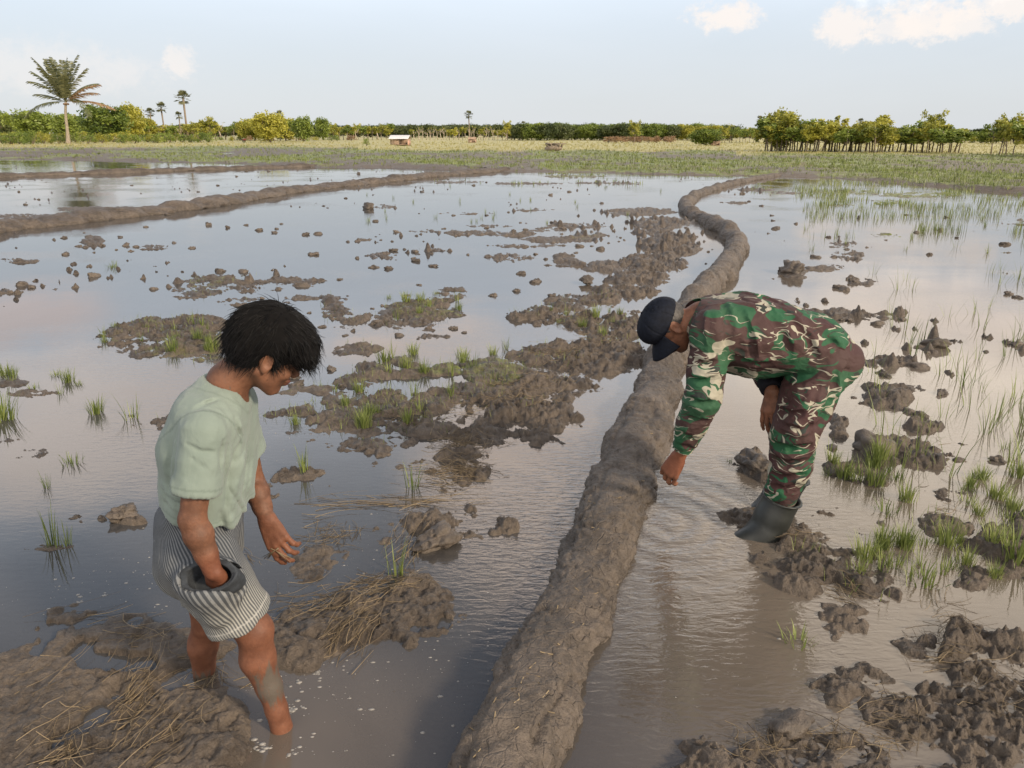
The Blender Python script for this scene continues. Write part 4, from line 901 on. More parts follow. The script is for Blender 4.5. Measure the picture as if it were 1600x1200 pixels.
# ------------------------------------------------------------------ hut, shed, bikes, cattle
M_ROOF = plain('roof_sheet', (.72, .71, .72), .35, .08, 2, .2)
M_PLANK = plain('hut_plank', (.34, .24, .17), .8, .3, 3)
M_POLE = plain('hut_pole', (.28, .21, .15), .8, .3, 3)
M_PINK = plain('hut_side', (.50, .30, .22), .8, .2, 3)
def hut(px, base, w, hgt, label, big=True):
    g = G(px, base); zc = proj(g[0], g[1])[2]; s = zc / FPX; W = w * s; H = hgt * s; D = W * .75
    t = thing('field_hut', (g[0], g[1], .1), label, 'hut', None, -.12)
    rf = MB(); n = 26                                        # corrugated sheet, two slopes
    for side in (-1, 1):
        xs = np.linspace(-W * .58, W * .58, n * 2); rows_ = []
        for q in (0, 1):
            yv = 0 if q == 0 else side * D * .62; zv = H * (1.0 if q == 0 else .66)
            rows_.append(np.stack([xs, np.full_like(xs, yv), zv + .025 * np.sin(np.arange(n * 2) * math.pi)+.02 * (np.arange(n * 2) % 2)], 1))
        V = np.vstack(rows_ + [r_ - np.array([0, 0, .03]) for r_ in rows_]); k = n * 2
        F = [[i, i + 1, k + i + 1, k + i] for i in range(k - 1)] + [[2 * k + i, 3 * k + i, 3 * k + i + 1, 2 * k + i + 1] for i in range(k - 1)]
        F += [[0, k, 3 * k, 2 * k], [k - 1, 3 * k - 1, 4 * k - 1, 2 * k - 1]] + [[k + i, k + i + 1, 3 * k + i + 1, 3 * k + i] for i in range(k - 1)]
        rf.add(V, F, .5)
    rf.build('roof', M_ROOF if big else M_PLANK, t)
    for a in (-.5, -.0, .5):
        for b in (-.45, .45): p = MB(); p.tube([[W * a, D * b, -.2], [W * a, D * b, H * .72]], .05, 6); p.build('post', M_POLE, t)
    wl = MB()
    for k in range(9): wl.box((-W * .25, -D * .45, H * (.14 + k * .055)), (W * .5, .04, H * .05))
    wl.build('front_wall', M_PLANK, t)
    bw = MB(); bw.box((0, D * .45, H * .35), (W, .04, H * .62)); bw.build('back_wall', M_PLANK, t)
    sw = MB(); sw.box((W * .5, .05, H * .28), (.04, D * .8, H * .45)); sw.build('side_wall', M_PINK, t)
    fl = MB(); fl.box((0, 0, H * .12), (W * .98, D * .85, .06)); fl.build('floor', M_PLANK, t)
hut(626, 229, 27, 16, 'small open field hut with a white sheet metal roof in the dry field')
hut(738, 224.5, 11, 9, 'small dark brown hut below the fan palm in the centre', False)
hut(1117, 229, 13, 8, 'little red brown shed in the shade of the low wide tree', False)
M_RED = plain('red_paint', (.35, .05, .03), .5, .2, 3); M_BLK = plain('black_rubber', (.03, .03, .032), .6, .2, 5)
def motorbike(px, base, L, label, rz, body):
    g = G(px, base); zc = proj(g[0], g[1])[2]; s = zc / FPX * L / 1.9
    t = thing('motorbike', (g[0], g[1], .25), label, 'motorbike', None, rz, s)
    for x in (-.65, .65):
        w = MB(); th = np.linspace(0, 2 * math.pi, 25); w.tube(np.stack([x + .28 * np.cos(th), 0 * th, .30 + .28 * np.sin(th)], 1), .05, 6, cap=False)
        for a in np.linspace(0, math.pi, 5): w.tube([[x - .27 * math.cos(a), 0, .3 - .27 * math.sin(a)], [x + .27 * math.cos(a), 0, .3 + .27 * math.sin(a)]], .012, 4)
        w.build('wheel', M_BLK, t)
    b = MB(); b.tube([[-.75, 0, .72], [-.3, 0, .66], [0, 0, .5], [.3, 0, .5], [.5, 0, .85]], [.06, .12, .10, .10, .06], 8); b.tube([[.45, 0, .95], [.68, 0, .3]], .04, 6); b.box((0, 0, .33), (.34, .2, .24)); b.build('body', body, t, True)
    se = MB(); se.tube([[-.7, 0, .80], [-.3, 0, .77], [.05, 0, .72]], [.07, .11, .08], 8); se.build('seat', M_BLK, t, True)
    hb = MB(); hb.tube([[.38, -.32, 1.02], [.48, 0, .98], [.38, .32, 1.02]], .022, 6); hb.build('handlebar', M_BLK, t)
motorbike(76, 221.5, 11, 'dark parked motorbike left of the coconut palm trunk', .3, M_BLK)
motorbike(99, 221.5, 11, 'dark parked motorbike right beside the coconut palm trunk', 2.9, M_BLK)
def tractor():
    g = G(382, 224); s = proj(g[0], g[1])[2] / FPX * 12 / 2.4
    t = thing('hand_tractor', (g[0], g[1], .2), 'small red two wheeled hand tractor at the left edge of the dry field', 'tractor', None, .2, s)
    e = MB(); e.box((0, 0, .75), (.9, .45, .45)); e.box((.35, 0, 1.02), (.3, .35, .15)); e.build('engine', M_RED, t)
    for y in (-.4, .4):
        w = MB(); th = np.linspace(0, 2 * math.pi, 21); w.tube(np.stack([-.1 + .42 * np.cos(th), 0 * th + y, .42 + .42 * np.sin(th)], 1), .06, 6, cap=False)
        for a in np.linspace(0, math.pi, 6): w.tube([[-.1 - .4 * math.cos(a), y, .42 - .4 * math.sin(a)], [-.1 + .4 * math.cos(a), y, .42 + .4 * math.sin(a)]], .02, 4)
        w.build('wheel', M_BLK, t)
    h = MB()
    for y in (-.2, .2): h.tube([[-.3, y, .7], [-1.2, y * 1.6, 1.0], [-1.6, y * 1.8, 1.0]], .03, 6)
    h.build('handle', M_BLK, t)
tractor()
def stump():
    g = G(866, 237); s = proj(g[0], g[1])[2] / FPX; r = random.Random(5); mb = MB()
    mb.tube([[-14 * s, 0, .1], [0, .1, .35], [12 * s, 0, .25]], [.25, .4, .15], 9)
    for k in range(15):
        x = r.uniform(-10, 10) * s; mb.tube([[x, 0, .2], [x + r.uniform(-.3, .3), r.uniform(-.3, .3), .7], [x + r.uniform(-.7, .7), r.uniform(-.4, .4), r.uniform(.8, 10 * s)]], [.13, .09, .03], 5)
    o = mb.build('uprooted_stump', M_TRUNK, smooth=True); o.location = (g[0], g[1], .1); tag(o, 'dark uprooted stump with crooked roots lying in the field in the centre', 'stump')
stump()

# ------------------------------------------------------------------ sculpting by distance field, meshed with surface nets
class Field:
    def __init__(s, lo, hi, vox):
        s.lo = np.array(lo, float); s.v = vox; s.n = np.ceil((np.array(hi) - s.lo) / vox).astype(int) + 1
        s.D = np.full(tuple(s.n), .08, np.float32)
    def sub(s, lo, hi, pad):
        a = np.clip(np.floor((np.array(lo) - pad - s.lo) / s.v).astype(int), 0, s.n); b = np.clip(np.ceil((np.array(hi) + pad - s.lo) / s.v).astype(int) + 1, 0, s.n)
        sl = tuple(slice(i, j) for i, j in zip(a, b))
        ax = [(np.arange(i, j) * s.v + o).astype(np.float32) for i, j, o in zip(a, b, s.lo)]
        return sl, ax
    def comb(s, sl, d, k, op):
        D = s.D[sl]
        if op == 'u':
            if k > 0:
                h = np.clip(.5 + .5 * (D - d) / k, 0, 1); s.D[sl] = D * (1 - h) + d * h - k * h * (1 - h)
            else: s.D[sl] = np.minimum(D, d)
        else:   # subtract
            if k > 0:
                h = np.clip(.5 - .5 * (D + d) / k, 0, 1); s.D[sl] = D * (1 - h) + (-d) * h + k * h * (1 - h)
            else: s.D[sl] = np.maximum(D, -d)
    def cone(s, a, b, ra, rb, k=.02, op='u', sq=None):
        """round cone from a to b; sq = (axis, factor) squashes the section along one direction"""
        a = np.array(a, float); b = np.array(b, float); r = max(ra, rb)
        sl, ax = s.sub(np.minimum(a, b) - r, np.maximum(a, b) + r, k + .012)
        X, Y, Z = np.meshgrid(*ax, indexing='ij', sparse=True)
        d = b - a; L2 = float(d @ d) + 1e-12
        px, py, pz = X - a[0], Y - a[1], Z - a[2]
        t = np.clip((px * d[0] + py * d[1] + pz * d[2]) / L2, 0, 1)
        qx, qy, qz = px - t * d[0], py - t * d[1], pz - t * d[2]
        if sq is not None:
            n, f = np.array(sq[0], float), sq[1]; n /= np.linalg.norm(n)
            w = (qx * n[0] + qy * n[1] + qz * n[2]) * (1 / f - 1)
            qx, qy, qz = qx + w * n[0], qy + w * n[1], qz + w * n[2]
        s.comb(sl, np.sqrt(qx * qx + qy * qy + qz * qz) - (ra + (rb - ra) * t), k, op)
    def chain(s, pts, k=.015, op='u', sq=None):
        for (a, ra), (b, rb) in zip(pts[:-1], pts[1:]): s.cone(a, b, ra, rb, k, op, sq)
    def ell(s, c, rad, R=None, k=.02, op='u'):
        c = np.array(c, float); rad = np.array(rad, float); m = rad.max()
        sl, ax = s.sub(c - m, c + m, k + .012)
        X, Y, Z = np.meshgrid(*ax, indexing='ij', sparse=True)
        R = np.eye(3) if R is None else np.asarray(R)          # columns = local axes
        x, y, z = X - c[0], Y - c[1], Z - c[2]
        l = [(x * R[0, i] + y * R[1, i] + z * R[2, i]) for i in range(3)]
        k0 = np.sqrt(sum((l[i] / rad[i]) ** 2 for i in range(3))); k1 = np.sqrt(sum((l[i] / rad[i] ** 2) ** 2 for i in range(3))) + 1e-6
        s.comb(sl, (k0 * (k0 - 1) / k1).astype(np.float32), k, op)
    def grid(s):
        return np.meshgrid(*[(np.arange(n) * s.v + o).astype(np.float32) for n, o in zip(s.n, s.lo)], indexing='ij', sparse=True)
    def half(s, p, n, k=0.0):
        """cut away everything on the +n side of point p"""
        X, Y, Z = s.grid(); n = np.array(n, float) / np.linalg.norm(n)
        d = ((X - p[0]) * n[0] + (Y - p[1]) * n[1] + (Z - p[2]) * n[2]); s.comb(tuple([slice(None)] * 3), -d, k, 'c')
    def mesh(s, relax=1):
        D = s.D; I = D < 0
        c = [I[i:i + I.shape[0] - 1, j:j + I.shape[1] - 1, k:k + I.shape[2] - 1] for i in (0, 1) for j in (0, 1) for k in (0, 1)]
        al = np.logical_and.reduce(c); an = np.logical_or.reduce(c); act = an & ~al
        idx = np.argwhere(act); N = len(idx)
        cid = np.full(act.shape, -1, np.int32); cid[tuple(idx.T)] = np.arange(N)
        off = np.array([[i, j, k] for i in (0, 1) for j in (0, 1) for k in (0, 1)])
        val = np.stack([D[idx[:, 0] + o[0], idx[:, 1] + o[1], idx[:, 2] + o[2]] for o in off], 1)
        acc = np.zeros((N, 3)); cnt = np.zeros(N)
        for a in range(8):
            for b in range(a + 1, 8):
                if np.abs(off[a] - off[b]).sum() != 1: continue
                cr = (val[:, a] < 0) != (val[:, b] < 0); t = np.where(cr, val[:, a] / (val[:, a] - val[:, b] + 1e-12), 0)
                acc += np.where(cr[:, None], off[a] + t[:, None] * (off[b] - off[a]), 0); cnt += cr
        V = (idx + acc / np.maximum(cnt, 1)[:, None]) * s.v + s.lo
        Fs = []
        for ax in range(3):
            sh = [slice(1, -1)] * 3; sh[ax] = slice(0, -1)
            A = I[tuple(sh)]; sh2 = list(sh); sh2[ax] = slice(1, None); B = I[tuple(sh2)]
            e = np.argwhere(A != B)
            if not len(e): continue
            o = np.array([1, 1, 1]); o[ax] = 0; e = e + o
            u, v = (ax + 1) % 3, (ax + 2) % 3; eu = np.zeros(3, int); eu[u] = 1; ev = np.zeros(3, int); ev[v] = 1
            q = [e - eu - ev, e - ev, e, e - eu]
            ids = np.stack([cid[tuple(np.clip(k_, 0, np.array(cid.shape) - 1).T)] for k_ in q], 1)
            fl = I[tuple(e.T)]
            ids[~fl] = ids[~fl][:, ::-1]
            Fs.append(ids[(ids >= 0).all(1)])
        F = np.concatenate(Fs)
        lab = np.arange(N)                      # keep the one connected piece with the most faces
        while True:
            m = lab[F].min(1); new = lab.copy()
            for i in range(4): np.minimum.at(new, F[:, i], m)
            new = new[new]
            if (new == lab).all(): break
            lab = new
        u, c_ = np.unique(lab[F[:, 0]], return_counts=True)
        if len(u) > 1:
            F = F[lab[F[:, 0]] == u[c_.argmax()]]; used = np.unique(F); mp_ = np.zeros(N, int); mp_[used] = np.arange(len(used)); F = mp_[F]; V = V[used]; N = len(used)
        for _ in range(relax):
            S = np.zeros_like(V); C = np.zeros(N)
            for i in range(4):
                np.add.at(S, F[:, i], V[F[:, (i + 1) % 4]]); np.add.at(C, F[:, i], 1); np.add.at(S, F[:, (i + 1) % 4], V[F[:, i]]); np.add.at(C, F[:, (i + 1) % 4], 1)
            V = V * .5 + .5 * S / np.maximum(C, 1)[:, None]
        return V, F
def surf(F, px, py, y0=1.5, y1=3.8):
    for Y in np.arange(y0, y1, .003):
        p = P(px, py, Y); i = np.round((p - F.lo) / F.v).astype(int)
        if (i < 0).any() or (i >= F.n).any(): continue
        if F.D[tuple(i)] < 0: return p
    return None
def folds(F, lines):
    """cloth folds: each a groove with a raised roll beside it, laid on the surface that faces the camera side"""
    for pts, r in lines:
        pts = np.array(pts, float); n = max(3, int(np.linalg.norm(pts[-1] - pts[0]) / 7)); t = np.linspace(0, len(pts) - 1, n)
        xs, ys = np.interp(t, range(len(pts)), pts[:, 0]), np.interp(t, range(len(pts)), pts[:, 1])
        q = [surf(F, x, y) for x, y in zip(xs, ys)]; d = unit(np.array([pts[-1][1] - pts[0][1], pts[0][0] - pts[-1][0], 0]) + 1e-6)
        q2 = [surf(F, x + d[0] * r * 900, y + d[1] * r * 900) for x, y in zip(xs, ys)]
        for arr, op, off in ((q2, 'u', .75), (q, 's', .35)):
            for k in range(n - 1):
                if arr[k] is None or arr[k + 1] is None or abs(arr[k][1] - arr[k + 1][1]) > .05: continue
                w0, w1 = math.sin(math.pi * (k + .3) / n), math.sin(math.pi * (k + 1.1) / n)
                o = np.array([0, off * r, 0]) if op == 'u' else np.array([0, -off * r, .3 * r])
                F.cone(arr[k] + o, arr[k + 1] + o, max(.002, r * w0), max(.002, r * w1), r * 1.6, op)
def unit(v): v = np.array(v, float); return v / np.linalg.norm(v)
def frame(f, u):
    f = unit(f); s = unit(np.cross(u, f)); u = np.cross(f, s); return np.stack([f, s, u], 1)   # columns forward, side(left), up
def vnormals(V, F):
    n = np.cross(V[F[:, 2]] - V[F[:, 0]], V[F[:, 3]] - V[F[:, 1]]); N = np.zeros_like(V)
    for i in range(4): np.add.at(N, F[:, i], n)
    return N / (np.linalg.norm(N, axis=1)[:, None] + 1e-12)
def n3(p, sc, seed=0, oct_=3):
    v = 0; a = 1; t = 0; p = np.asarray(p) * sc
    for o in range(oct_): v = v + a * vnoise3(p + o * 9.3, seed + o); t += a; a *= .5; p = p * 2.03
    return v / t - .5

def hand(F, wrist, fwd, back, side, curl, thumb_dir=None, sc=1.0, spread=.18, thumb_curl=.5, fingers=(1, 1, 1, 1)):
    """five fingered hand. fwd towards the fingers, back = out of the back of the hand, side = +1/-1 where the thumb is; curl = four finger curls (rad per joint)"""
    f = unit(fwd); b = unit(np.array(back) - np.dot(back, f) * f); t = np.cross(f, b) * side       # t towards the thumb
    w = np.array(wrist, float); kn = []
    for i in range(4):
        a = (1.5 - i) * .021 * sc; k_ = w + f * (.088 - .004 * abs(i - 1)) * sc + t * a + b * (.004 if i in (1, 2) else 0); kn.append(k_)
        F.cone(w + t * (1.5 - i) * .012 * sc, k_, .014 * sc, .0125 * sc, .012)
    F.ell(w + f * .048 * sc - b * .006 * sc, (.045 * sc, .034 * sc, .016 * sc), np.stack([f, t, b], 1), .01)
    Ls = [(.043, .027, .022), (.047, .030, .023), (.043, .028, .023), (.034, .021, .020)]
    for i in range(4):
        p = kn[i]; d = unit(f + t * (1.5 - i) * spread * .5); cu = curl[i]
        ang = 0
        for j in range(3):
            ang += cu * (1.0, 1.25, .8)[j]
            dd = d * math.cos(ang) - b * math.sin(ang); q = p + dd * Ls[i][j] * sc; r0 = (.0100, .0092, .0084)[j] * sc; r1 = (.0092, .0084, .0074)[j] * sc
            F.cone(p, q, r0, r1, .003); F.ell(p, (r0 * 1.07,) * 3, None, .003); p = q
    p = w + t * .020 * sc + f * .018 * sc - b * .008 * sc
    d = unit(t * .75 + f * .75 - b * .25) if thumb_dir is None else unit(thumb_dir)
    q = p + d * .042 * sc; F.cone(p, q, .0165 * sc, .0125 * sc, .010)
    d2 = unit(d * (1 - thumb_curl * .5) + f * .6 - b * thumb_curl * .3 - t * thumb_curl * .4); q2 = q + d2 * .032 * sc; F.cone(q, q2, .0115 * sc, .0105 * sc, .003)
    d3 = unit(d2 - t * thumb_curl * .3 - b * .1); F.cone(q2, q2 + d3 * .026 * sc, .0105 * sc, .0088 * sc, .003)

def head(F, c, R, k=.012):
    """c = centre of skull, R columns forward, left, up; about 0.225 m tall"""
    def L(x, y, z): return c + R @ np.array([x, y, z])
    E = lambda x, y, z, a, b, d, k=.012, op='u', R2=None: F.ell(L(x, y, z), (a, b, d), R if R2 is None else R2, k, op)
    E(-.010, 0, .030, .096, .076, .082); E(.030, 0, .0, .062, .064, .085, .02)
    E(.030, 0, -.055, .052, .056, .050, .02)                                    # jaw
    for s in (-1, 1): F.cone(L(-.012, s * .058, -.045), L(.055, s * .022, -.098), .016, .015, .02)   # jaw line
    E(.068, 0, -.094, .018, .022, .017, .015)                                   # chin
    for s in (-1, 1):
        E(.078, s * .031, .002, .016, .020, .013, .012, 's')                    # eye sockets
        E(.0755, s * .031, .000, .0125, .0155, .0105, .003)                     # eyeball under the lid
        F.cone(L(.085, s * .014, .019), L(.076, s * .048, .021), .0075, .006, .010)   # brow
        E(.062, s * .042, -.030, .020, .019, .016, .015)                        # cheek bone
        # ear
        ec = L(-.008, s * .077, -.004); Re = R @ np.array(Matrix.Rotation(s * .35, 3, 'Z')) @ np.array(Matrix.Rotation(-.2, 3, 'Y'))
        F.ell(ec, (.020, .009, .033), Re, .006); F.ell(ec + R @ np.array([.003, s * .008, .003]), (.011, .007, .020), Re, .004, 's'); F.ell(ec + R @ np.array([.006, s * .002, -.026]), (.009, .006, .010), Re, .004)
    F.cone(L(.087, 0, .014), L(.104, 0, -.024), .0080, .0100, .010); E(.107, 0, -.030, .0115, .0125, .0095, .008)   # nose
    for s in (-1, 1): E(.098, s * .014, -.034, .010, .0085, .0080, .006)
    E(.088, 0, -.055, .014, .026, .0080, .008); E(.086, 0, -.067, .013, .022, .0078, .008); F.cone(L(.102, -.02, -.0605), L(.102, .02, -.0605), .0022, .0022, .003, 's')
    F.cone(L(.02, 0, -.06), L(.055, 0, -.085), .035, .02, .02)

# ---- materials of people
def skin_mat(name, c, dirt=None):
    m, T, b = mat(name); p = ocoord(T)
    n = T.noise(p, 14.0, 4, .6); n2 = T.noise(p, 160.0, 3, .6)
    cc = T.mix(T.ramp(T.math('ADD', T.math('MULTIPLY', n, .6), T.math('MULTIPLY', T.noise(p, 45.0, 4, .7), .4)), .38, .62), tuple(v * .68 for v in c), tuple(v * 1.15 for v in c))
    red = getattr_node(T, 'red'); cc = T.mix(T.math('MULTIPLY', red, .6), cc, (c[0] * 1.1, c[1] * .62, c[2] * .5))
    lip = getattr_node(T, 'lip'); cc = T.mix(lip, cc, (.16, .055, .045))
    mud = getattr_node(T, 'mud'); nm = T.noise(T.mapping(p, scale=(1, 1, .22)), 38.0, 5, .75)
    cc = T.mix(T.ramp(T.math('ADD', mud, T.math('MULTIPLY', T.math('SUBTRACT', nm, .5), 2.2)), .30, .62), cc, (.10, .082, .066))
    T.link(cc, b.inputs['Base Color']); b.inputs['Roughness'].default_value = .58; b.inputs['Specular IOR Level'].default_value = .35
    b.inputs['Subsurface Weight'].default_value = .05; b.inputs['Subsurface Radius'].default_value = (.012, .004, .002); b.inputs['Subsurface Scale'].default_value = 1.0
    n5 = T.noise(p, 55.0, 4, .7); cc.node.inputs[0]
    bump(T, b, T.math('ADD', T.math('ADD', n2, T.math('MULTIPLY', n, .5)), n5), .5, .0022)
    return m
M_SKINA = skin_mat('tanned_skin', (.165, .075, .043)); M_SKINB = skin_mat('weathered_skin', (.205, .090, .052))
def shirt_mat():
    m, T, b = mat('sage_cotton'); p = ocoord(T)
    n = T.noise(p, 5.0, 4, .6); wv = T.noise(p, 420.0, 2, .5); seam = getattr_node(T, 'seam')
    c = T.mix(T.ramp(n, .3, .7), (.165, .208, .180), (.215, .262, .228)); c = T.mix(T.math('MULTIPLY', seam, .5), c, (.11, .145, .12))
    T.link(c, b.inputs['Base Color']); b.inputs['Roughness'].default_value = .85; b.inputs['Sheen Weight'].default_value = .15
    wr = T.noise(T.mapping(p, scale=(1.6, 1.6, .8)), 10.0, 3, .5, 1.0)
    bump(T, b, T.math('ADD', T.math('MULTIPLY', wr, 1.0), T.math('MULTIPLY', wv, .06)), .5, .012)
    return m
M_SHIRT = shirt_mat()
def shorts_mat():
    m, T, b = mat('striped_denim'); p = ocoord(T)
    u = getattr_node(T, 'stripe'); seam = getattr_node(T, 'seam'); n = T.noise(p, 7.0, 4, .6); nf = T.noise(p, 150.0, 3, .6)
    s = T.math('SINE', T.math('MULTIPLY', T.math('ADD', u, T.math('MULTIPLY', T.math('SUBTRACT', n, .5), .006)), 2 * math.pi / .0098))
    wear = getattr_node(T, 'wear')
    lo = T.mix(wear, (.035, .042, .052), (.075, .078, .080)); hi = T.mix(wear, (.135, .145, .16), (.29, .285, .26))
    c = T.mix(T.ramp(s, -.35, .5), lo, hi); c = T.mix(T.math('MULTIPLY', T.ramp(nf, .5, .75), .4), c, lo); c = T.mix(T.math('MULTIPLY', seam, .8), c, (.42, .41, .38))
    T.link(c, b.inputs['Base Color']); b.inputs['Roughness'].default_value = .9
    bump(T, b, T.math('ADD', T.noise(p, 16.0, 3, .5, .8), T.math('MULTIPLY', nf, .15)), .5, .010)
    return m
M_SHORTS = shorts_mat()
M_LINING = plain('dark_lining', (.028, .033, .040), .85, .35, 40, bmp=.004, coord='O')
def camo_mat():
    m, T, b = mat('jungle_camouflage'); p = ocoord(T)
    w = T.new('ShaderNodeTexNoise'); T.put(w.inputs['Vector'], p); w.inputs['Scale'].default_value = 5.0; w.inputs['Detail'].default_value = 2
    q = T.vmath('ADD', p, T.vmath('MULTIPLY', T.vmath('SUBTRACT', w.outputs['Color'], (.5, .5, .5)), (.16, .16, .16)))
    MR, GR_, CR, DG = (.046, .016, .016), (.007, .078, .030), (.35, .33, .26), (.010, .018, .015)
    a = T.noise(T.mapping(q, scale=(1, .8, 1.6), rot=(0, .5, 0)), 6.0, 1.2, .4)
    a2 = T.noise(T.mapping(q, scale=(1, .8, 1.8), rot=(0, .6, 0), loc=(3, 7, 1)), 6.5, 1.2, .4)
    a3 = T.noise(T.mapping(q, scale=(1, 1, 3.6), rot=(0, .75, 0), loc=(9, 1, 4)), 6.0, .6, .4)
    a4 = T.noise(T.mapping(q, scale=(1, 1, 3.8), rot=(0, .30, 0), loc=(2, 5, 8)), 7.0, .6, .4)
    g5 = T.noise(T.mapping(p, loc=(5, 2, 6)), 13.0, 1, .4); g6 = T.noise(T.mapping(p, loc=(1, 8, 3)), 11.0, 1, .4)
    c = T.mix(T.ramp(a, .515, .523, False), MR, GR_)
    c = T.mix(T.ramp(a2, .614, .621, False), c, CR)
    c = T.mix(T.ramp(a3, .645, .652, False), c, MR)
    def streak(c, f, lo, w_, colr, gate, g0):
        wv = T.math('MULTIPLY', T.ramp(gate, g0, g0 + .10, False), w_)
        d_ = T.math('ABSOLUTE', T.math('SUBTRACT', f, lo))
        return T.mix(T.ramp(T.math('SUBTRACT', wv, d_), 0.0, .004, False), c, colr)
    c = streak(c, a4, .40, .030, DG, g5, .50)
    c = streak(c, a3, .42, .030, GR_, g6, .50)
    c = streak(c, a3, .54, .024, CR, g5, .50)
    c = streak(c, a4, .56, .022, CR, g6, .51)
    c = streak(c, a4, .48, .018, MR, g5, .44)
    n = T.noise(p, 4.0, 3, .5); c = T.mix(T.math('MULTIPLY', T.ramp(n, .35, .7), .18), c, (.1, .09, .07))
    T.link(c, b.inputs['Base Color']); b.inputs['Roughness'].default_value = .8
    wr = T.noise(T.mapping(p, scale=(1, 1, 1.6)), 13.0, 3, .5, .9)
    bump(T, b, T.math('ADD', wr, T.math('MULTIPLY', T.noise(p, 300.0, 2), .05)), .55, .016)
    return m
M_CAMO = camo_mat()
M_CAP = plain('navy_cap_cloth', (.006, .008, .015), .75, .3, 60, coord='O', bmp=.002); M_CUFF = plain('black_cuff', (.012, .012, .016), .8, .3, 30, coord='O')
M_BOOT = plain('rubber_boot', (.019, .021, .019), .45, .25, 12, coord='O', bmp=.002); M_HAIR = plain('black_hair', (.0045, .0042, .0045), .42, .4, 60, coord='O')
M_HAIRD = plain('black_hair_under', (.004, .0035, .0035), 1.0, .3, 60, coord='O')
for _m in (M_HAIRD, M_CAP, M_HAIR, M_CUFF): _m.node_tree.nodes['Principled BSDF'].inputs['Specular IOR Level'].default_value = .22
M_HAIRG = plain('grey_black_hair', (.05, .045, .042), .6, .4, 90, coord='O')

def wrinkle(V, F, amp, sc, seed, stretch=(1, 1, 1), ridge=True):
    N = vnormals(V, F); q = V * np.array(stretch); n = n3(q, sc, seed, 3)
    if ridge: n = .5 - np.abs(n) * 3.2
    return V + N * (amp * n)[:, None]
def finish(name, V, F, m, parent, attrs={}):
    o = mesh_np(name, V, F, m, parent, smooth=True)
    for k, v in attrs.items(): attr(o.data, k, v)
    return o
def segt(V, a, b):
    a = np.array(a); d = np.array(b) - a; return ((V - a) @ d) / (d @ d)
def segd(V, a, b):
    t = np.clip(segt(V, a, b), 0, 1); return np.linalg.norm(V - (np.array(a) + t[:, None] * (np.array(b) - np.array(a))), axis=1)

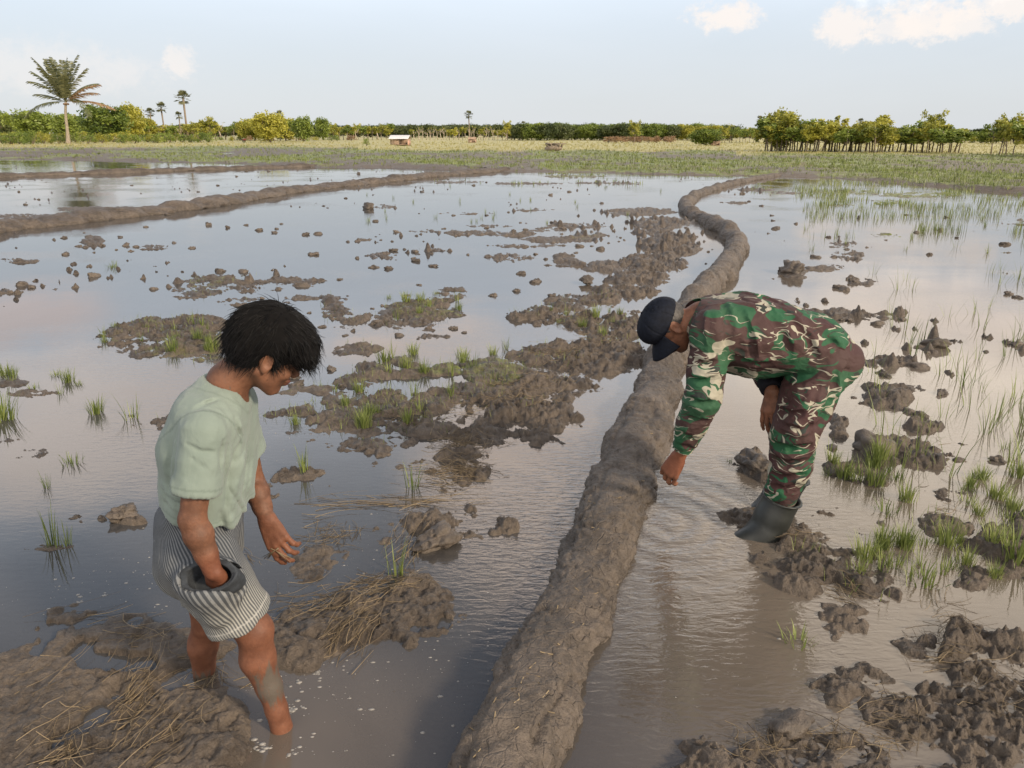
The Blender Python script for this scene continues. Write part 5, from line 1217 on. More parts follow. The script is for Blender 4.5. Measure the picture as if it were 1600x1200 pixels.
# ------------------------------------------------------------------ the man in the green shirt
def man_a():
    J = dict(hipN=P(302, 862, 2.00), hipF=P(318, 856, 2.20), kneeN=P(398, 985, 1.97), ankN=P(432, 1108, 1.96), kneeF=P(326, 972, 2.20), ankF=P(318, 1075, 2.22),
             shN=P(318, 668, 1.93), shF=P(366, 634, 2.27), elN=P(301, 812, 1.87), wrN=P(333, 893, 1.86), elF=P(396, 752, 2.30), wrF=P(417, 812, 2.22),
             pelv=P(312, 838, 2.10), waist=P(320, 780, 2.10), chest=P(324, 695, 2.10), up=P(336, 645, 2.10), neck=P(356, 596, 2.10), hd=P(416, 549, 2.12))
    t = thing('person', (float(J['kneeN'][0]), 2.08, -.05), 'barefoot man in sage green shirt and striped shorts with one hand in his pocket', 'person')
    org = np.array(t.location)
    f = unit(np.array([.77, .40, -.50])); R = frame(f, np.array([.42, .05, .9])); hd = J['hd']
    # --- body
    B = Field((-1.08, 1.65, -.16), (-.28, 2.48, 1.34), .0042)
    head(B, hd, R)
    B.chain([(J['neck'] + [-.01, 0, -.06], .060), (J['neck'], .052), (hd + R @ np.array([-.030, 0, -.045]), .053)], .025)
    B.chain([(J['up'], .095), (J['chest'], .10), (J['waist'], .095), (J['pelv'], .10)], .02)
    for s, e, w in (('shN', 'elN', 'wrN'), ('shF', 'elF', 'wrF')):
        S, E_, W_ = J[s], J[e], J[w]; ff = unit(W_ - E_)
        B.chain([(J['up'], .06), (S + [0, 0, -.022], .038), (S * .5 + E_ * .5, .039), (E_, .034)], .012)
        B.chain([(E_, .034), (E_ * .72 + W_ * .28 , .0385), (E_ * .35 + W_ * .65, .030), (W_, .0245)], .012)
        B.ell(E_ + [-.009, 0, 0], (.024, .025, .032), None, .015)
    # near hand plunges into the pocket
    hand(B, J['wrN'], unit(np.array([-.05, .38, -.9])), np.array([-.35, -.85, -.3]), -1, (.75, .75, .75, .75), thumb_dir=unit(np.array([.1, .45, -.8])), sc=.88)
    # far hand, relaxed, holding a few seeds
    hand(B, J['wrF'], unit(P(437, 852, 2.18) - J['wrF']), np.array([-.15, -.9, .35]), 1, (.42, .45, .5, .55), thumb_dir=unit(P(430, 860, 2.13) - P(420, 822, 2.17)), sc=.98, thumb_curl=.35)
    for h, k_, a, s in ((J['hipN'], J['kneeN'], J['ankN'], 1), (J['hipF'], J['kneeF'], J['ankF'], .95)):
        d = unit(a - k_); fwd = unit(np.array([1, -.05, .0]) - d * d[0])
        B.chain([(h, .082 * s), (h * .5 + k_ * .5, .071 * s), (k_ + fwd * -.002, .053 * s)], .02)
        B.ell(k_ + fwd * .014, (.036, .038, .044), None, .02)
        B.chain([(k_, .050 * s), (k_ * .66 + a * .34 - fwd * .014, .052 * s), (k_ * .3 + a * .7 - fwd * .004, .038 * s), (a, .032 * s)], .015)
        B.chain([(a, .032), (a + d * .13, .036), (a + d * .24 + fwd * .10 - [0, 0, .03], .028)], .015)
    B.half((0, 0, -.155), (0, 0, -1))
    V, F = B.mesh()
    H = (V - hd) @ R
    lip = ((np.abs(H[:, 1]) < .024) & (np.abs(H[:, 2] + .0605) < .011) & (H[:, 0] > .088)).astype(float) * .8
    eye = (((np.abs(np.abs(H[:, 1]) - .031) < .013) & (np.abs(H[:, 2] + .002) < .0022) & (H[:, 0] > .075)) | ((np.abs(np.abs(H[:, 1]) - .032) < .018) & (np.abs(H[:, 2] - .0235 - .004) < .004) & (H[:, 0] > .065))).astype(float)
    # lower legs carry drying mud
    mud = np.zeros(len(V))
    dN = segt(V, J['kneeN'], J['ankN']); nearN = segd(V, J['kneeN'], J['ankN']) < .11
    mud = np.where(nearN & (V[:, 2] < .55), np.clip(sstep(.22, .50, dN) * sstep(1.0, .72, dN) * (.60 - .5 * sstep(.0, .05, -(V[:, 0] - np.interp(dN, [0, 1], [J['kneeN'][0], J['ankN'][0]])))), 0, 1), mud)
    dF = segt(V, J['kneeF'], J['ankF']); mud = np.where((segd(V, J['kneeF'], J['ankF']) < .1) & ~nearN, sstep(.35, .9, dF) * .6, mud)
    red = np.clip(sstep(.09, .04, np.linalg.norm(V - J['wrN'], axis=1)) + (V[:, 2] < .6) * .6, 0, 1) * .6
    body = finish('body', V - org, F, M_SKINA, t, dict(lip=lip, mud=mud, red=red))
    # brows and closed-looking lashes
    mb = MB(); r = random.Random(3)
    for s in (-1, 1):
        for i in range(60):
            u = r.random(); y = s * (.014 + .036 * u); p0 = np.array([.090 - .013 * u + .0015, y, .022 + .004 * math.sin(u * 3) + r.uniform(-.003, .003)])
            mb.tube([hd + R @ p0 - org, hd + R @ (p0 + np.array([.001, s * .007, .002])) - org], .0006, 3, .5, False)
        ln = [hd + R @ np.array([.0885 - .5 * (u - .5) ** 2 * .03, s * (.019 + .025 * u), -.003 - .003 * math.sin(u * 3.1)]) - org for u in np.linspace(0, 1, 8)]
        mb.tube(ln, .0011, 5, .5)
    mb.build('eyebrows', M_HAIR, t)
    # --- hair
    Hf = Field(hd - .20, hd + .20, .004)
    L = lambda x, y, z: hd + R @ np.array([x, y, z])
    Hf.ell(L(-.012, 0, .047), (.112, .092, .098), R, .01); Hf.ell(L(.045, 0, .068), (.078, .080, .060), R, .03); Hf.ell(L(-.055, 0, .0), (.062, .078, .07), R, .03)
    Hf.ell(L(.094, -.005, .045), (.034, .066, .032), R, .03); Hf.ell(L(.085, -.045, .035), (.026, .032, .034), R, .02)
    for s in (-1, 1): Hf.cone(L(.012, s * .072, .03), L(.020, s * .0715, -.018), .014, .005, .015)
    # carve the face, the ears and the neck line
    Hf.ell(L(.10, 0, -.035), (.075, .12, .052), R, .015, 's')
    for s in (-1, 1): Hf.ell(L(-.006, s * .095, -.012), (.024, .03, .034), R, .01, 's')
    Hf.half(L(-.03, 0, -.060), R @ np.array([.25, 0, -1]), .01)
    Hf.half(L(.005, 0, -.03), R @ np.array([.8, 0, -1]), .0) if False else None
    V, F = Hf.mesh(); HL = (V - hd) @ R
    sw = np.stack([HL[:, 0] * .25, HL[:, 1], HL[:, 2] * .5], 1); V = V + vnormals(V, F) * (n3(sw, 90, 5, 3) * .010)[:, None]
    hair = finish('hair', V - org, F, M_HAIRD, t)
    st = MB(); r = random.Random(21); N_ = vnormals(V, F)
    for i in range(4200):
        k_ = r.randrange(len(V)); v, n = V[k_], N_[k_]; h = HL[k_]
        if h[2] < -.045: continue
        flow = R @ unit(np.array([1.0 if h[0] > -.02 else -.5, h[1] * 5, -.55 if h[2] < .09 else .1]))
        if h[0] < -.02: flow = R @ unit(np.array([-.25, h[1] * 4, -1]))
        flow = unit(flow - n * np.dot(flow, n) + np.array([r.gauss(0, .20) for _ in range(3)]))
        l = r.uniform(.015, .045); lift = r.uniform(.02, .22) * (1.6 if r.random() < .08 else 1)
        if h[0] > .08 and h[2] < .06: l *= r.uniform(.8, 1.5); lift = .1
        tt = np.linspace(0, 1, 5)[:, None]
        pts = v - n * .003 + flow * l * tt + n * l * lift * tt + (R @ np.array([0, 0, -1])) * l * .35 * tt ** 2
        st.tube(pts - org, np.array([.0010, .0010, .0008, .0005, .0002]), 3, .5, False)
    for i in range(16):       # cowlick
        b0 = L(-.005 + r.gauss(0, .012), r.gauss(-.01, .015), .143); d = R @ unit(np.array([r.uniform(-.8, .5), r.gauss(0, .4), 1.0])); l = r.uniform(.018, .034); tt = np.linspace(0, 1, 6)[:, None]
        st.tube(b0 + d * l * tt + (R @ np.array([.9, 0, -.7])) * l * .7 * tt ** 2 - org, np.array([.0011, .001, .0009, .0008, .0005, .0002]), 3, .5, False)
    st.build('strands', M_HAIR, hair)
    # --- t-shirt
    S = Field((-1.12, 1.62, .52), (-.42, 2.52, 1.28), .0042)
    ty = lambda p, dy: np.array([p[0], p[1] + dy, p[2]])
    rows = [(P(338, 640, 2.10), .086, .150), (P(328, 690, 2.10), .106, .160), (P(326, 745, 2.10), .106, .150), (P(322, 800, 2.10), .106, .148), (P(324, 860, 2.10), .106, .148)]
    for (a, rx, ry), (b, rx2, ry2) in zip(rows[:-1], rows[1:]):
        for s in (-1, 1): S.cone(ty(a, s * (ry - rx * .82)), ty(b, s * (ry2 - rx2 * .82)), rx, rx2, .025)
        S.cone(a, b, rx, rx2, .02)
    S.chain([(J['up'], .102), (J['neck'] + [-.020, 0, -.050], .072)], .04)
    for s, e in (('shN', 'elN'), ('shF', 'elF')):
        d = unit(J[e] - J[s]); S.chain([(J['up'] * .6 + J[s] * .4 + [0, 0, -.01], .084), (J[s] + [0, 0, -.014], .055)], .05)
        A_ = Field(S.lo, S.lo + S.v, S.v); A_.n = S.n; A_.D = np.full_like(S.D, .08)
        A_.chain([(J[s] + d * .012, .050), (J[s] + d * .09, .057), (J[s] + d * .24, .064)], .01)
        if s == 'shN':
            for a_, b_, r_ in [((345, 700), (338, 748), .005)]: A_.cone(P(*a_, 1.862), P(*b_, 1.862), r_, r_ * .5, .018, 's')
        c = J[s] + d * (.176 if s == 'shN' else .165); A_.half(c, d)
        A_.cone(c - d * .06, c + d * .05, .049, .056, 0, 's')
        if A_.D.shape != S.D.shape: raise ValueError((A_.D.shape, S.D.shape))
        h = np.clip(.5 + .5 * (S.D - A_.D) / .03, 0, 1); S.D = S.D * (1 - h) + A_.D * h - .03 * h * (1 - h)
    # folds: a deep crease under the arm, gathers at the hem
    folds(S, [([(374, 692), (366, 722), (357, 752), (352, 790)], .008), ([(388, 700), (384, 745), (378, 780)], .005), ([(358, 762), (378, 800), (382, 828)], .005), ([(268, 690), (262, 730), (266, 775)], .008), ([(250, 762), (262, 780), (284, 790)], .008),
              ([(252, 780), (268, 797)], .007), ([(345, 800), (352, 826)], .007), ([(366, 655), (374, 680)], .005), ([(292, 694), (312, 706), (336, 706)], .004), ([(300, 716), (318, 730)], .004), ([(348, 690), (345, 735)], .007), ([(300, 642), (322, 630), (342, 624)], .004)])
    # neck opening, hem, sleeves
    S.cone(J['neck'] + [-.004, 0, -.010], J['neck'] + [.03, .01, .09], .058, .075, .006, 's'); S.cone(J['neck'] + [.03, 0, -.035], J['neck'] + [.10, 0, .03], .034, .05, .008, 's')
    hemA, hemB = P(248, 806, 1.95), P(390, 847, 1.95); hn = np.cross(hemB - hemA, [0, 1, 0]); hn = hn if hn[2] < 0 else -hn
    X, Y, Z = S.grid(); hn = unit(hn); hd_ = (X - hemA[0]) * hn[0] + (Y - hemA[1]) * hn[1] + (Z - hemA[2]) * hn[2] - .006 * np.sin(Y * 60) * (1 + 0 * X)
    S.D = np.maximum(S.D, hd_)
    V, F = S.mesh(2)
    dA = segt(V, J['shN'], J['elN']); dist_arm = segd(V, J['shN'], J['elN'])
    V = wrinkle(V, F, .0055, 8, 4, (1.3, 1.1, .38)); V = wrinkle(V, F, .0028, 19, 24, (.7, 1, 1.0)); V = V + vnormals(V, F) * (n3(V * np.array([1, 1, .55]), 7, 31, 2) * .018)[:, None]
    lowz = sstep(.80, .64, V[:, 2]); V = V + vnormals(V, F) * (lowz * .006 * np.sin(V[:, 0] * 55 + V[:, 1] * 38 + n3(V, 9, 2) * 6))[:, None]
    d = unit(J['elN'] - J['shN']); al = (V - J['shN']) @ d
    seam = ((np.abs(al - .158) < .0028) & (dist_arm < .085) & (V[:, 1] < 1.99)).astype(float)
    ring = (V - (J['shN'] + [0.0, 0, .02])) @ unit(np.array([.12, -.8, -.55])); seam = np.maximum(seam, ((np.abs(ring + .012) < .0035) & (V[:, 1] < 2.06) & (V[:, 2] > .92)).astype(float))
    hh = (V - hemA) @ hn; seam = np.maximum(seam, (np.abs(hh + .022) < .0026).astype(float) * .7)
    cn = np.linalg.norm(V - (J['neck'] + [-.005, 0, -.02]), axis=1); seam = np.maximum(seam, (np.abs(cn - .094) < .0025).astype(float) * .6)
    finish('t_shirt', V - org, F, M_SHIRT, t, dict(seam=seam))
    # --- shorts
    Q = Field((-1.10, 1.68, .14), (-.38, 2.46, .86), .0042)
    Q.chain([(J['waist'] + [-.005, 0, -.02], .112), (P(312, 845, 2.10), .115)], .02)
    for s in (-1, 1): Q.chain([(P(312, 800, 2.10) + [0, s * .05, 0], .104), (P(312, 866, 2.10) + [0, s * .06, 0], .108)], .02)
    hN, kN, hF, kF = P(308, 866, 2.00), P(375, 968, 1.975), P(316, 862, 2.20), P(334, 950, 2.20)
    Q.chain([(hN, .108), (hN * .5 + kN * .5, .098), (kN, .092), (kN + .15 * (kN - hN), .090)], .02); Q.chain([(hF, .105), (hF * .5 + kF * .5, .095), (kF, .088), (kF + .1 * (kF - hF), .088)], .02)
    dN_ = unit(kN - hN)
    # near leg hem
    hA, hB = P(327, 986, 1.96), P(413, 956, 1.96); n1 = unit(np.cross(hB - hA, [0, 1, .12])); n1 = n1 if n1[2] < 0 else -n1
    X, Y, Z = Q.grid(); s1 = (X - hA[0]) * n1[0] + (Y - hA[1]) * n1[1] + (Z - hA[2]) * n1[2]
    s1 = s1 - .004 * np.sin(Y * 70 + X * 40)
    Q.D = np.maximum(Q.D, s1)
    a = kN; l = (X - a[0]) * dN_[0] + (Y - a[1]) * dN_[1] + (Z - a[2]) * dN_[2]; rr = np.sqrt(np.maximum((X - a[0]) ** 2 + (Y - a[1]) ** 2 + (Z - a[2]) ** 2 - l ** 2, 0))
    Q.D = np.maximum(Q.D, -np.maximum(rr - .081, -(s1 + .07)))
    # open cargo pocket on the near thigh: a pouch pulled outwards by the hand
    pc = P(330, 902, 1.885)
    pR = frame(unit(np.array([.95, 0, .16])), np.array([.1, -.55, .85]))
    Q.cone(pc + [0, .02, -.11], pc + [0, .0, -.03], .055, .066, .02); Q.cone(pc + [0, .03, -.09], pc + [0, .0, -.01], .045, .070, .025)
    Q.cone(pc + [-.055, .02, -.06], pc + [-.052, .0, -.01], .035, .048, .025); Q.cone(pc + [.05, .02, -.05], pc + [.05, .0, .005], .035, .042, .025)
    # mouth plane of the pouch, hollow
    mp, mn = P(330, 902, 1.86), unit(np.array([-.10, -.62, .78]))
    Xd, Yd, Zd = X - mp[0], Y - mp[1], Z - mp[2]; hm = Xd * mn[0] + Yd * mn[1] + Zd * mn[2]
    u1 = unit(np.array([.985, 0, .17])); u2 = np.cross(mn, u1)
    a1 = Xd * u1[0] + Yd * u1[1] + Zd * u1[2]; a2 = Xd * u2[0] + Yd * u2[1] + Zd * u2[2]
    el = (np.sqrt((a1 / .078) ** 2 + (a2 / .040) ** 2) - 1) * .040
    pit = np.maximum(np.maximum(el - .006, hm - .03), -(hm + .07)); Q.D = np.maximum(Q.D, -pit)
    V, F = Q.mesh(2)
    V = wrinkle(V, F, .0065, 13, 14, (1, 1, .5)); V = V + vnormals(V, F) * (n3(V, 7, 37, 2) * .012)[:, None]
    # stripe coordinate wraps round each leg
    def wrap(V, a, b, ref):
        ax = unit(b - a); e1 = unit(np.array(ref) - ax * np.dot(ref, ax)); e2 = np.cross(ax, e1); q = V - a; return np.arctan2(q @ e2, q @ e1) * .112
    Up, Un = wrap(V, P(312, 800, 2.10), P(306, 850, 2.1), [0, -1, 0]), wrap(V, hN, kN, [0, -1, 0]); Uf = wrap(V, hF, kF, [0, -1, 0])
    g_ = sstep(.62, .66, V[:, 2]); u = np.where(V[:, 1] < 2.10, Un, Uf) * (1 - g_) + Up * g_ * 1.0
    u = np.where(V[:, 1] < 2.10, Un, Uf); u = np.where(V[:, 2] > .735 - .3 * (V[:, 0] + .8), Up, u)
    Vd = V - mp; hv = Vd @ mn; av = np.sqrt(((Vd @ u1) / .078) ** 2 + ((Vd @ u2) / .040) ** 2)
    s1v = (V - hA) @ n1
    seam = ((np.abs(s1v + .024) < .0022) & (V[:, 1] < 2.1)).astype(float) * .7
    L1 = P(243, 845, 1.98), P(300, 852, 1.93); pk = segd(V, *L1) ; seam = np.maximum(seam, (pk < .0035).astype(float)); seam = np.maximum(seam, (segd(V, P(250, 850, 1.97), P(262, 888, 1.94)) < .003).astype(float) * .5)
    wear = np.clip(sstep(.66, .42, V[:, 2]) * .9 + n3(V, 9, 3, 2) * .4, 0, 1)
    sh = finish('shorts', V - org, F, M_SHORTS, t, dict(stripe=u, seam=seam, wear=wear))
    # dark lining of the pocket mouth and its turned band
    K = Field(mp - .15, mp + .15, .003); X, Y, Z = K.grid(); Xd, Yd, Zd = X - mp[0], Y - mp[1], Z - mp[2]
    hm = Xd * mn[0] + Yd * mn[1] + Zd * mn[2]; a1 = Xd * u1[0] + Yd * u1[1] + Zd * u1[2]; a2 = Xd * u2[0] + Yd * u2[1] + Zd * u2[2]
    a1 = a1 + .006; el = (np.sqrt((a1 / .074) ** 2 + (a2 / .041) ** 2) - 1) * .041
    fw = .003 + .012 * np.clip(-a2 / .04, 0, 1)
    lip_ = np.maximum(np.abs(el - .0015) - .0024, np.abs(hm + fw - .004 + .004 * np.sin(a1 * 50)) - fw)
    well = np.maximum(np.maximum(el - .004, -(el + .007)), np.maximum(hm - .022 * np.clip(a2 / .02, 0, 1), -(hm + .055))); bot = np.maximum(el, np.abs(hm + .052) - .007)
    K.D = np.minimum(np.minimum(lip_, well), bot).astype(np.float32)
    V, F = K.mesh(1); V = wrinkle(V, F, .002, 30, 8); finish('pocket_lining', V - org, F, M_LINING, sh)
    return t
man_a()
seed_mb = MB()
def seeds_in_hand():
    r = random.Random(2); mb = MB(); c = P(432, 862, 2.15)
    for i in range(14):
        az = r.uniform(-.5, .7) + (3.4 if i % 2 else 0); d = unit(np.array([math.cos(az), r.uniform(-.3, .3), -.5 - r.random() * .3])); p = P(430, 860, 2.17)
        mb.tube([p - d * .015, p + d * .02, p + d * r.uniform(.035, .06) + [0, 0, -.004]], [.0012, .0012, .0006], 4, r.random())
    tag(mb.build('straw_wisp', M_STRAW), 'little wisp of dry straw held in the far hand of the man in green', 'straw')
seeds_in_hand()

# ------------------------------------------------------------------ the bending soldier
def man_b():
    YN, YF, YM = 3.20, 3.48, 3.34
    J = dict(hip=P(1288, 548, YM), hipN=P(1284, 566, YN + .04), hipF=P(1268, 560, YF - .04), kneeN=P(1240, 676, YN - .02), ankN=P(1222, 775, YN), kneeF=P(1230, 655, YF - .04), ankF=P(1236, 742, YF - .02),
             chest=P(1135, 512, YM), mid=P(1210, 520, YM), shN=P(1112, 520, YN - .02), shF=P(1112, 508, YF + .04), elN=P(1098, 622, YN - .06), wrN=P(1064, 708, 3.24), elF=P(1196, 575, YF - .02), wrF=P(1207, 612, YF - .16),
             neck=P(1090, 500, YM), hd=P(1046, 510, YM - .01))
    t = thing('person', (float(J['ankN'][0]), YM, -.02), 'man in green and brown camouflage uniform and dark cap bending to the water', 'person')
    org = np.array(t.location)
    up = np.array([-.90, -.02, .38]); f = np.array([-.42, -.10, -.90]); R = frame(f, up); hd = J['hd']
    B = Field((.50, 2.95, -.2), (1.75, 3.75, 1.32), .0055)
    head(B, hd, R)
    B.chain([(J['chest'] + [.0, 0, .02], .10), (J['neck'] + [.02, 0, .01], .068), (hd + R @ np.array([-.02, 0, -.05]), .060)], .03)
    B.chain([(J['chest'], .12), (J['mid'], .10), (J['hip'], .10)], .03)
    for s, e, w in (('shN', 'elN', 'wrN'), ('shF', 'elF', 'wrF')):
        B.chain([(J['chest'], .08), (J[s], .062), (J[e], .045), (J[e] * .6 + J[w] * .4, .044), (J[w], .030)], .02)
    # reaching hand, fingers together pointing into the water
    hand(B, J['wrN'] + [-.012, 0, -.018], unit(P(1044, 745, 3.26) - J['wrN']), np.array([-.55, -.8, .12]), -1, (.48, .45, .45, .5), thumb_dir=unit(np.array([-.15, .25, -1])), sc=1.10, thumb_curl=.5, spread=.05)
    # other hand resting on the knee
    hand(B, J['wrF'], unit(P(1200, 662, YF - .2) - J['wrF']), np.array([-.75, -.6, .1]), 1, (.25, .28, .32, .36), thumb_dir=unit(np.array([.5, -.5, -.8])), sc=1.08)
    for h, k_, a in (('hipN', 'kneeN', 'ankN'), ('hipF', 'kneeF', 'ankF')): B.chain([(J[h], .095), (J[k_], .062), (J[a], .045), (J[a] + [-.03, 0, -.12], .045)], .03)
    V, F = B.mesh(); H = (V - hd) @ R
    lip = ((np.abs(H[:, 1]) < .024) & (np.abs(H[:, 2] + .0605) < .011) & (H[:, 0] > .088)).astype(float) * .6
    red = sstep(.16, .08, np.linalg.norm(V - J['wrN'], axis=1)) * .5
    finish('body', V - org, F, M_SKINB, t, dict(lip=lip, mud=np.zeros(len(V)), red=red))
    L = lambda x, y, z: hd + R @ np.array([x, y, z])
    # short hair below the cap
    Hf = Field(hd - .16, hd + .16, .004); Hf.ell(L(-.012, 0, .028), (.099, .0795, .084), R, .01)
    Hf.half(L(.03, 0, 0), R @ np.array([1, 0, .0]), .01); Hf.half(L(-.02, 0, -.032), R @ np.array([.5, 0, -1]), .01)
    for s in (-1, 1): Hf.ell(L(-.008, s * .09, -.006), (.028, .03, .036), R, .01, 's')
    V, F = Hf.mesh(); V = V + vnormals(V, F) * (n3(V, 160, 5, 2) * .004)[:, None]; finish('hair', V - org, F, M_HAIRG, t)
    # cap: crown and brim
    C_ = Field(hd - .24, hd + .24, .004); C_.ell(L(-.008, 0, .046), (.108, .089, .092), R, .01); C_.ell(L(.034, 0, .074), (.074, .074, .054), R, .03)
    C_.half(L(0, 0, .022), R @ np.array([-.10, 0, -1]), .004)
    C_.ell(L(-.008, 0, .045), (.102, .082, .088), R, .0, 's')
    V, F = C_.mesh(2); HL = (V - hd) @ R; th = np.arctan2(HL[:, 1], HL[:, 0]); V = V - vnormals(V, F) * (.0016 * (np.abs(((th / (math.pi / 3)) % 1) - .5) > .475))[:, None]
    V = wrinkle(V, F, .002, 12, 3); cp = finish('cap', V - org, F, M_CAP, t)
    n = 26; th = np.linspace(-1.05, 1.05, n); br = []
    for k_ in range(9):
        s = k_ / 8; rr = .103 + .072 * s * np.sqrt(np.maximum(0, 1 - (th / 1.12) ** 2)); br.append([L(-.008 + rr[i] * math.cos(th[i]), rr[i] * math.sin(th[i]) * .82, .028 - .014 * s - .05 * (th[i] / 1.1) ** 2 * s - .02 * s * s) - org for i in range(n)])
    top = np.array(br).reshape(-1, 3); nn = R[:, 2] * .004; Vv = np.vstack([top, top - nn]); m = 9 * n
    Fq = []
    for i in range(8):
        for j in range(n - 1):
            a = i * n + j; Fq += [[a, a + 1, a + n + 1, a + n], [m + a, m + a + n, m + a + n + 1, m + a + 1]]
    for j in range(n - 1): a = 8 * n + j; Fq.append([a, a + 1, m + a + 1, m + a])
    for i in range(8): a = i * n; Fq += [[a, a + n, m + a + n, m + a]]; a = i * n + n - 1; Fq += [[a, m + a, m + a + n, a + n]]
    finish('brim', Vv, np.array(Fq), M_CAP, cp)
    bt = MB(); bt.ell = None; V0, F0 = ico(1); bt.add(V0 * .008 + (L(-.002, 0, .138) - org), F0); bt.build('button', M_CAP, cp, True)
    # --- jacket
    S = Field((.48, 2.88, .30), (1.80, 3.82, 1.34), .0052)
    off = np.array([0, 0, 0])
    rows = [(P(1096, 502, YM), .095, .115), (P(1122, 512, YM), .130, .20), (P(1165, 516, YM), .148, .215), (P(1215, 524, YM), .140, .200), (P(1262, 540, YM), .142, .195), (P(1290, 560, YM), .130, .185)]
    for (a, rx, ry), (b, rx2, ry2) in zip(rows[:-1], rows[1:]):
        for s in (-1, 1): S.cone(a + [0, s * (ry - rx * .85), 0], b + [0, s * (ry2 - rx2 * .85), 0], rx, rx2, .03)
        S.cone(a, b, rx, rx2, .03)
    S.chain([(P(1135, 545, YM), .11), (P(1190, 560, YM), .10)], .05)           # cloth hanging below the chest
    S.cone(P(1175, 575, YN + .05), P(1200, 570, YN + .06), .045, .06, .05)
    for s, e, w, q in (('shN', 'elN', 'wrN', 1), ('shF', 'elF', 'wrF', 1)):
        E, W_ = J[e], J[w]; cu = E + (W_ - E) * (.97 if s == 'shN' else .7)
        S.chain([(J['chest'] * .5 + J[s] * .5, .115), (J[s], .092), (J[s] * .5 + E * .5, .082), (E, .078)], .03)
        S.chain([(E, .078), (E * .55 + W_ * .45, .068), (cu, .050)], .02)
    folds(S, [([(1078, 560), (1100, 572), (1122, 568)], .010), ([(1076, 592), (1100, 600), (1120, 592)], .010), ([(1072, 622), (1095, 636), (1116, 630)], .011), ([(1068, 650), (1090, 662), (1108, 660)], .009), ([(1062, 676), (1080, 688), (1096, 690)], .008), ([(1060, 696), (1085, 704)], .007),
              ([(1128, 470), (1140, 510), (1134, 560)], .012), ([(1160, 490), (1172, 530), (1180, 575)], .010), ([(1195, 480), (1222, 520), (1235, 560)], .012), ([(1235, 500), (1262, 530), (1275, 560)], .011), ([(1145, 560), (1175, 572), (1200, 570)], .010), ([(1270, 510), (1300, 535), (1320, 560)], .010), ([(1150, 465), (1190, 472), (1230, 488)], .009), ([(1100, 480), (1092, 510), (1098, 545)], .009)])
    S.cone(J['neck'] + [.025, 0, .01], J['neck'] + [-.10, 0, .03], .072, .09, .008, 's')
    # jacket hem across the hips, cuff
    X, Y, Z = S.grid(); hp, hn = P(1262, 560, YM), unit(np.array([.62, 0, -.55])); hq = (X - hp[0]) * hn[0] + (Y - hp[1]) * hn[1] + (Z - hp[2]) * hn[2] - .135 + 0 * Y
    S.D = np.maximum(S.D, hq)
    for (E, W_, fr) in ((J['elN'], J['wrN'], .93),):
        d = unit(W_ - E); c = E + (W_ - E) * fr; al = (X - c[0]) * d[0] + (Y - c[1]) * d[1] + (Z - c[2]) * d[2]; S.D = np.where((Z < .75) & (X < 1.05), np.maximum(S.D, al), S.D)
    V, F = S.mesh(2); V = wrinkle(V, F, .009, 9, 44, (.6, 1, 1.1)); V = wrinkle(V, F, .004, 22, 45, (1, 1, 1)); V = V + vnormals(V, F) * (n3(V, 6, 57, 2) * .016 - .006)[:, None]
    jk = finish('jacket', V - org, F, M_CAMO, t)
    K = Field(J['neck'] - .16, J['neck'] + .16, .0045)                       # collar
    K.cone(J['neck'] + [.035, 0, .0], J['neck'] + [.005, 0, .008], .092, .083, .01); K.cone(J['neck'] + [.10, 0, 0], J['neck'] + [-.10, 0, .02], .072, .070, .004, 's'); K.half(J['neck'] + [-.004, 0, 0], (-1, 0, .2)); K.half(J['neck'] + [.045, 0, 0], (1, 0, 0))
    V, F = K.mesh(1); V = wrinkle(V, F, .003, 14, 2); finish('collar', V - org, F, M_CAMO, jk)
    E, W_ = J['elF'], J['wrF']; K = Field(W_ - .13, W_ + .15, .005); K.cone(E + (W_ - E) * .35, E + (W_ - E) * .93, .062, .050, .01); K.half(E + (W_ - E) * .93, W_ - E); V, F = K.mesh(1); finish('cuff', V - org, F, M_CUFF, jk)
    # --- trousers
    Q = Field((.95, 2.90, .02), (1.80, 3.86, 1.08), .0052)
    Q.chain([(P(1262, 545, YM), .13), (P(1290, 556, YM), .128)], .03)
    for s, h, k_, a in ((-1, 'hipN', 'kneeN', 'ankN'), (1, 'hipF', 'kneeF', 'ankF')):
        Q.cone(P(1285, 560, YM) + [0, s * .07, 0], J[h] + [0, 0, -.03], .135, .128, .03)
        Q.chain([(J[h], .132), (J[h] * .5 + J[k_] * .5, .122), (J[k_], .106), (J[k_] * .5 + J[a] * .5 + [.01, 0, 0], .094), (J[a] + [0, 0, .03], .078), (J[a] + [-.01, 0, -.03], .070)], .02)
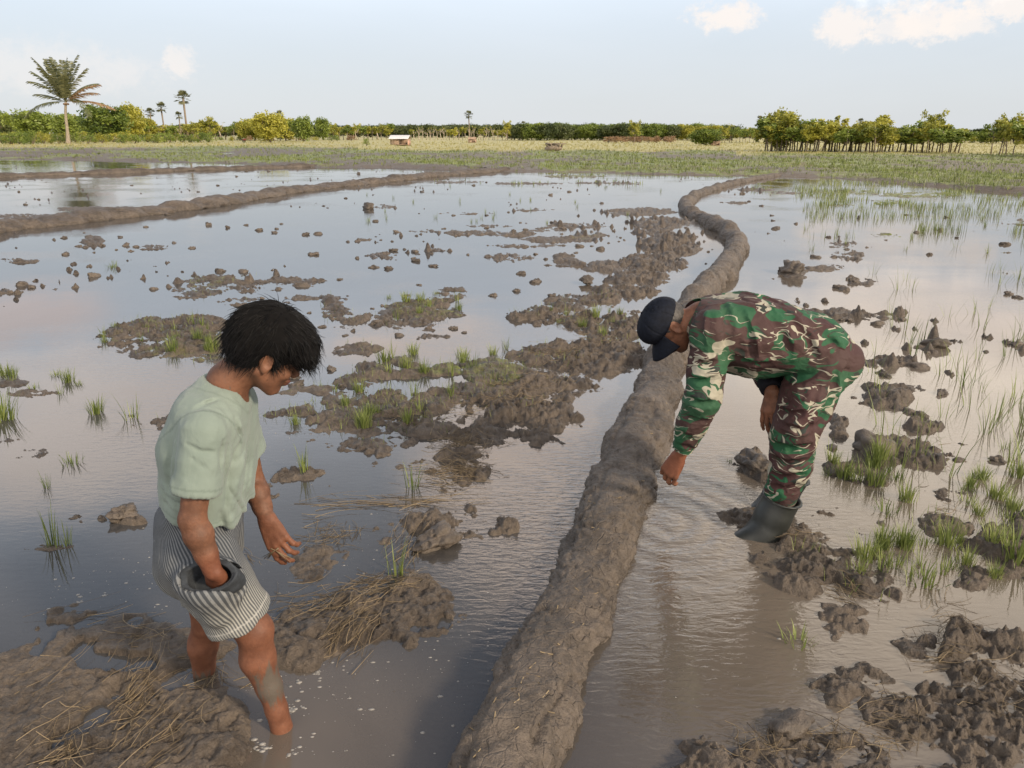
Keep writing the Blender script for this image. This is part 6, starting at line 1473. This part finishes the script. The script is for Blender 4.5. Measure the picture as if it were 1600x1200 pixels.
    Q.cone(P(1258, 625, YN - .08), P(1246, 668, YN - .10), .055, .060, .03)      # cargo pocket
    folds(Q, [([(1200, 692), (1232, 704), (1272, 700)], .013), ([(1198, 714), (1230, 728), (1266, 722)], .012), ([(1196, 738), (1226, 750), (1258, 744)], .011), ([(1198, 758), (1225, 766), (1250, 762)], .008), ([(1215, 600), (1250, 592), (1290, 575)], .011), ([(1308, 580), (1298, 630), (1275, 680)], .011),
              ([(1330, 560), (1318, 600)], .009), ([(1212, 640), (1240, 650), (1262, 646)], .009), ([(1220, 665), (1250, 676), (1285, 664)], .010), ([(1280, 600), (1270, 640), (1262, 670)], .008)])
    V, F = Q.mesh(2); V = wrinkle(V, F, .009, 9, 64, (.7, 1, 1.3)); V = wrinkle(V, F, .004, 22, 65, (1, 1, 1)); V = V + vnormals(V, F) * (n3(V, 6, 67, 2) * .016 - .007)[:, None]
    finish('trousers', V - org, F, M_CAMO, t)
    # --- rubber boots
    for s, a, yy in (('n', 'ankN', YN), ('f', 'ankF', YF - .02)):
        A = J[a]; K = Field(A + [-.42, -.2, -.38], A + [.22, .2, .12], .005); r0 = A + [.003, 0, -.005]; low = P(1192, 838, YN - .02) if s == 'n' else A + [-.08, 0, -.20]
        K.chain([(r0, .083), (low * .5 + r0 * .5, .080), (low, .082)], .02); K.chain([(low, .080), (low + [-.09, -.01, -.04], .062), (low + [-.17, -.01, -.065], .050)], .03)
        rim = unit(r0 - low); rp = r0 + rim * .0
        X, Y, Z = K.grid(); al = (X - rp[0]) * .18 + (Y - rp[1]) * -.10 + (Z - rp[2]) * .98; K.D = np.maximum(K.D, al)
        K.cone(r0 + rim * .08, r0 - rim * .05, .077, .073, .0, 's')
        rr = np.sqrt((X - rp[0]) ** 2 + (Y - rp[1]) ** 2); K.D = np.minimum(K.D, np.sqrt((rr - .084) ** 2 + (al + .004) ** 2) - .005)
        V, F = K.mesh(1); V = wrinkle(V, F, .003, 9, 5, (1, 1, 1), False); finish('boot', V - org, F, M_BOOT, t)
    return t
man_b()
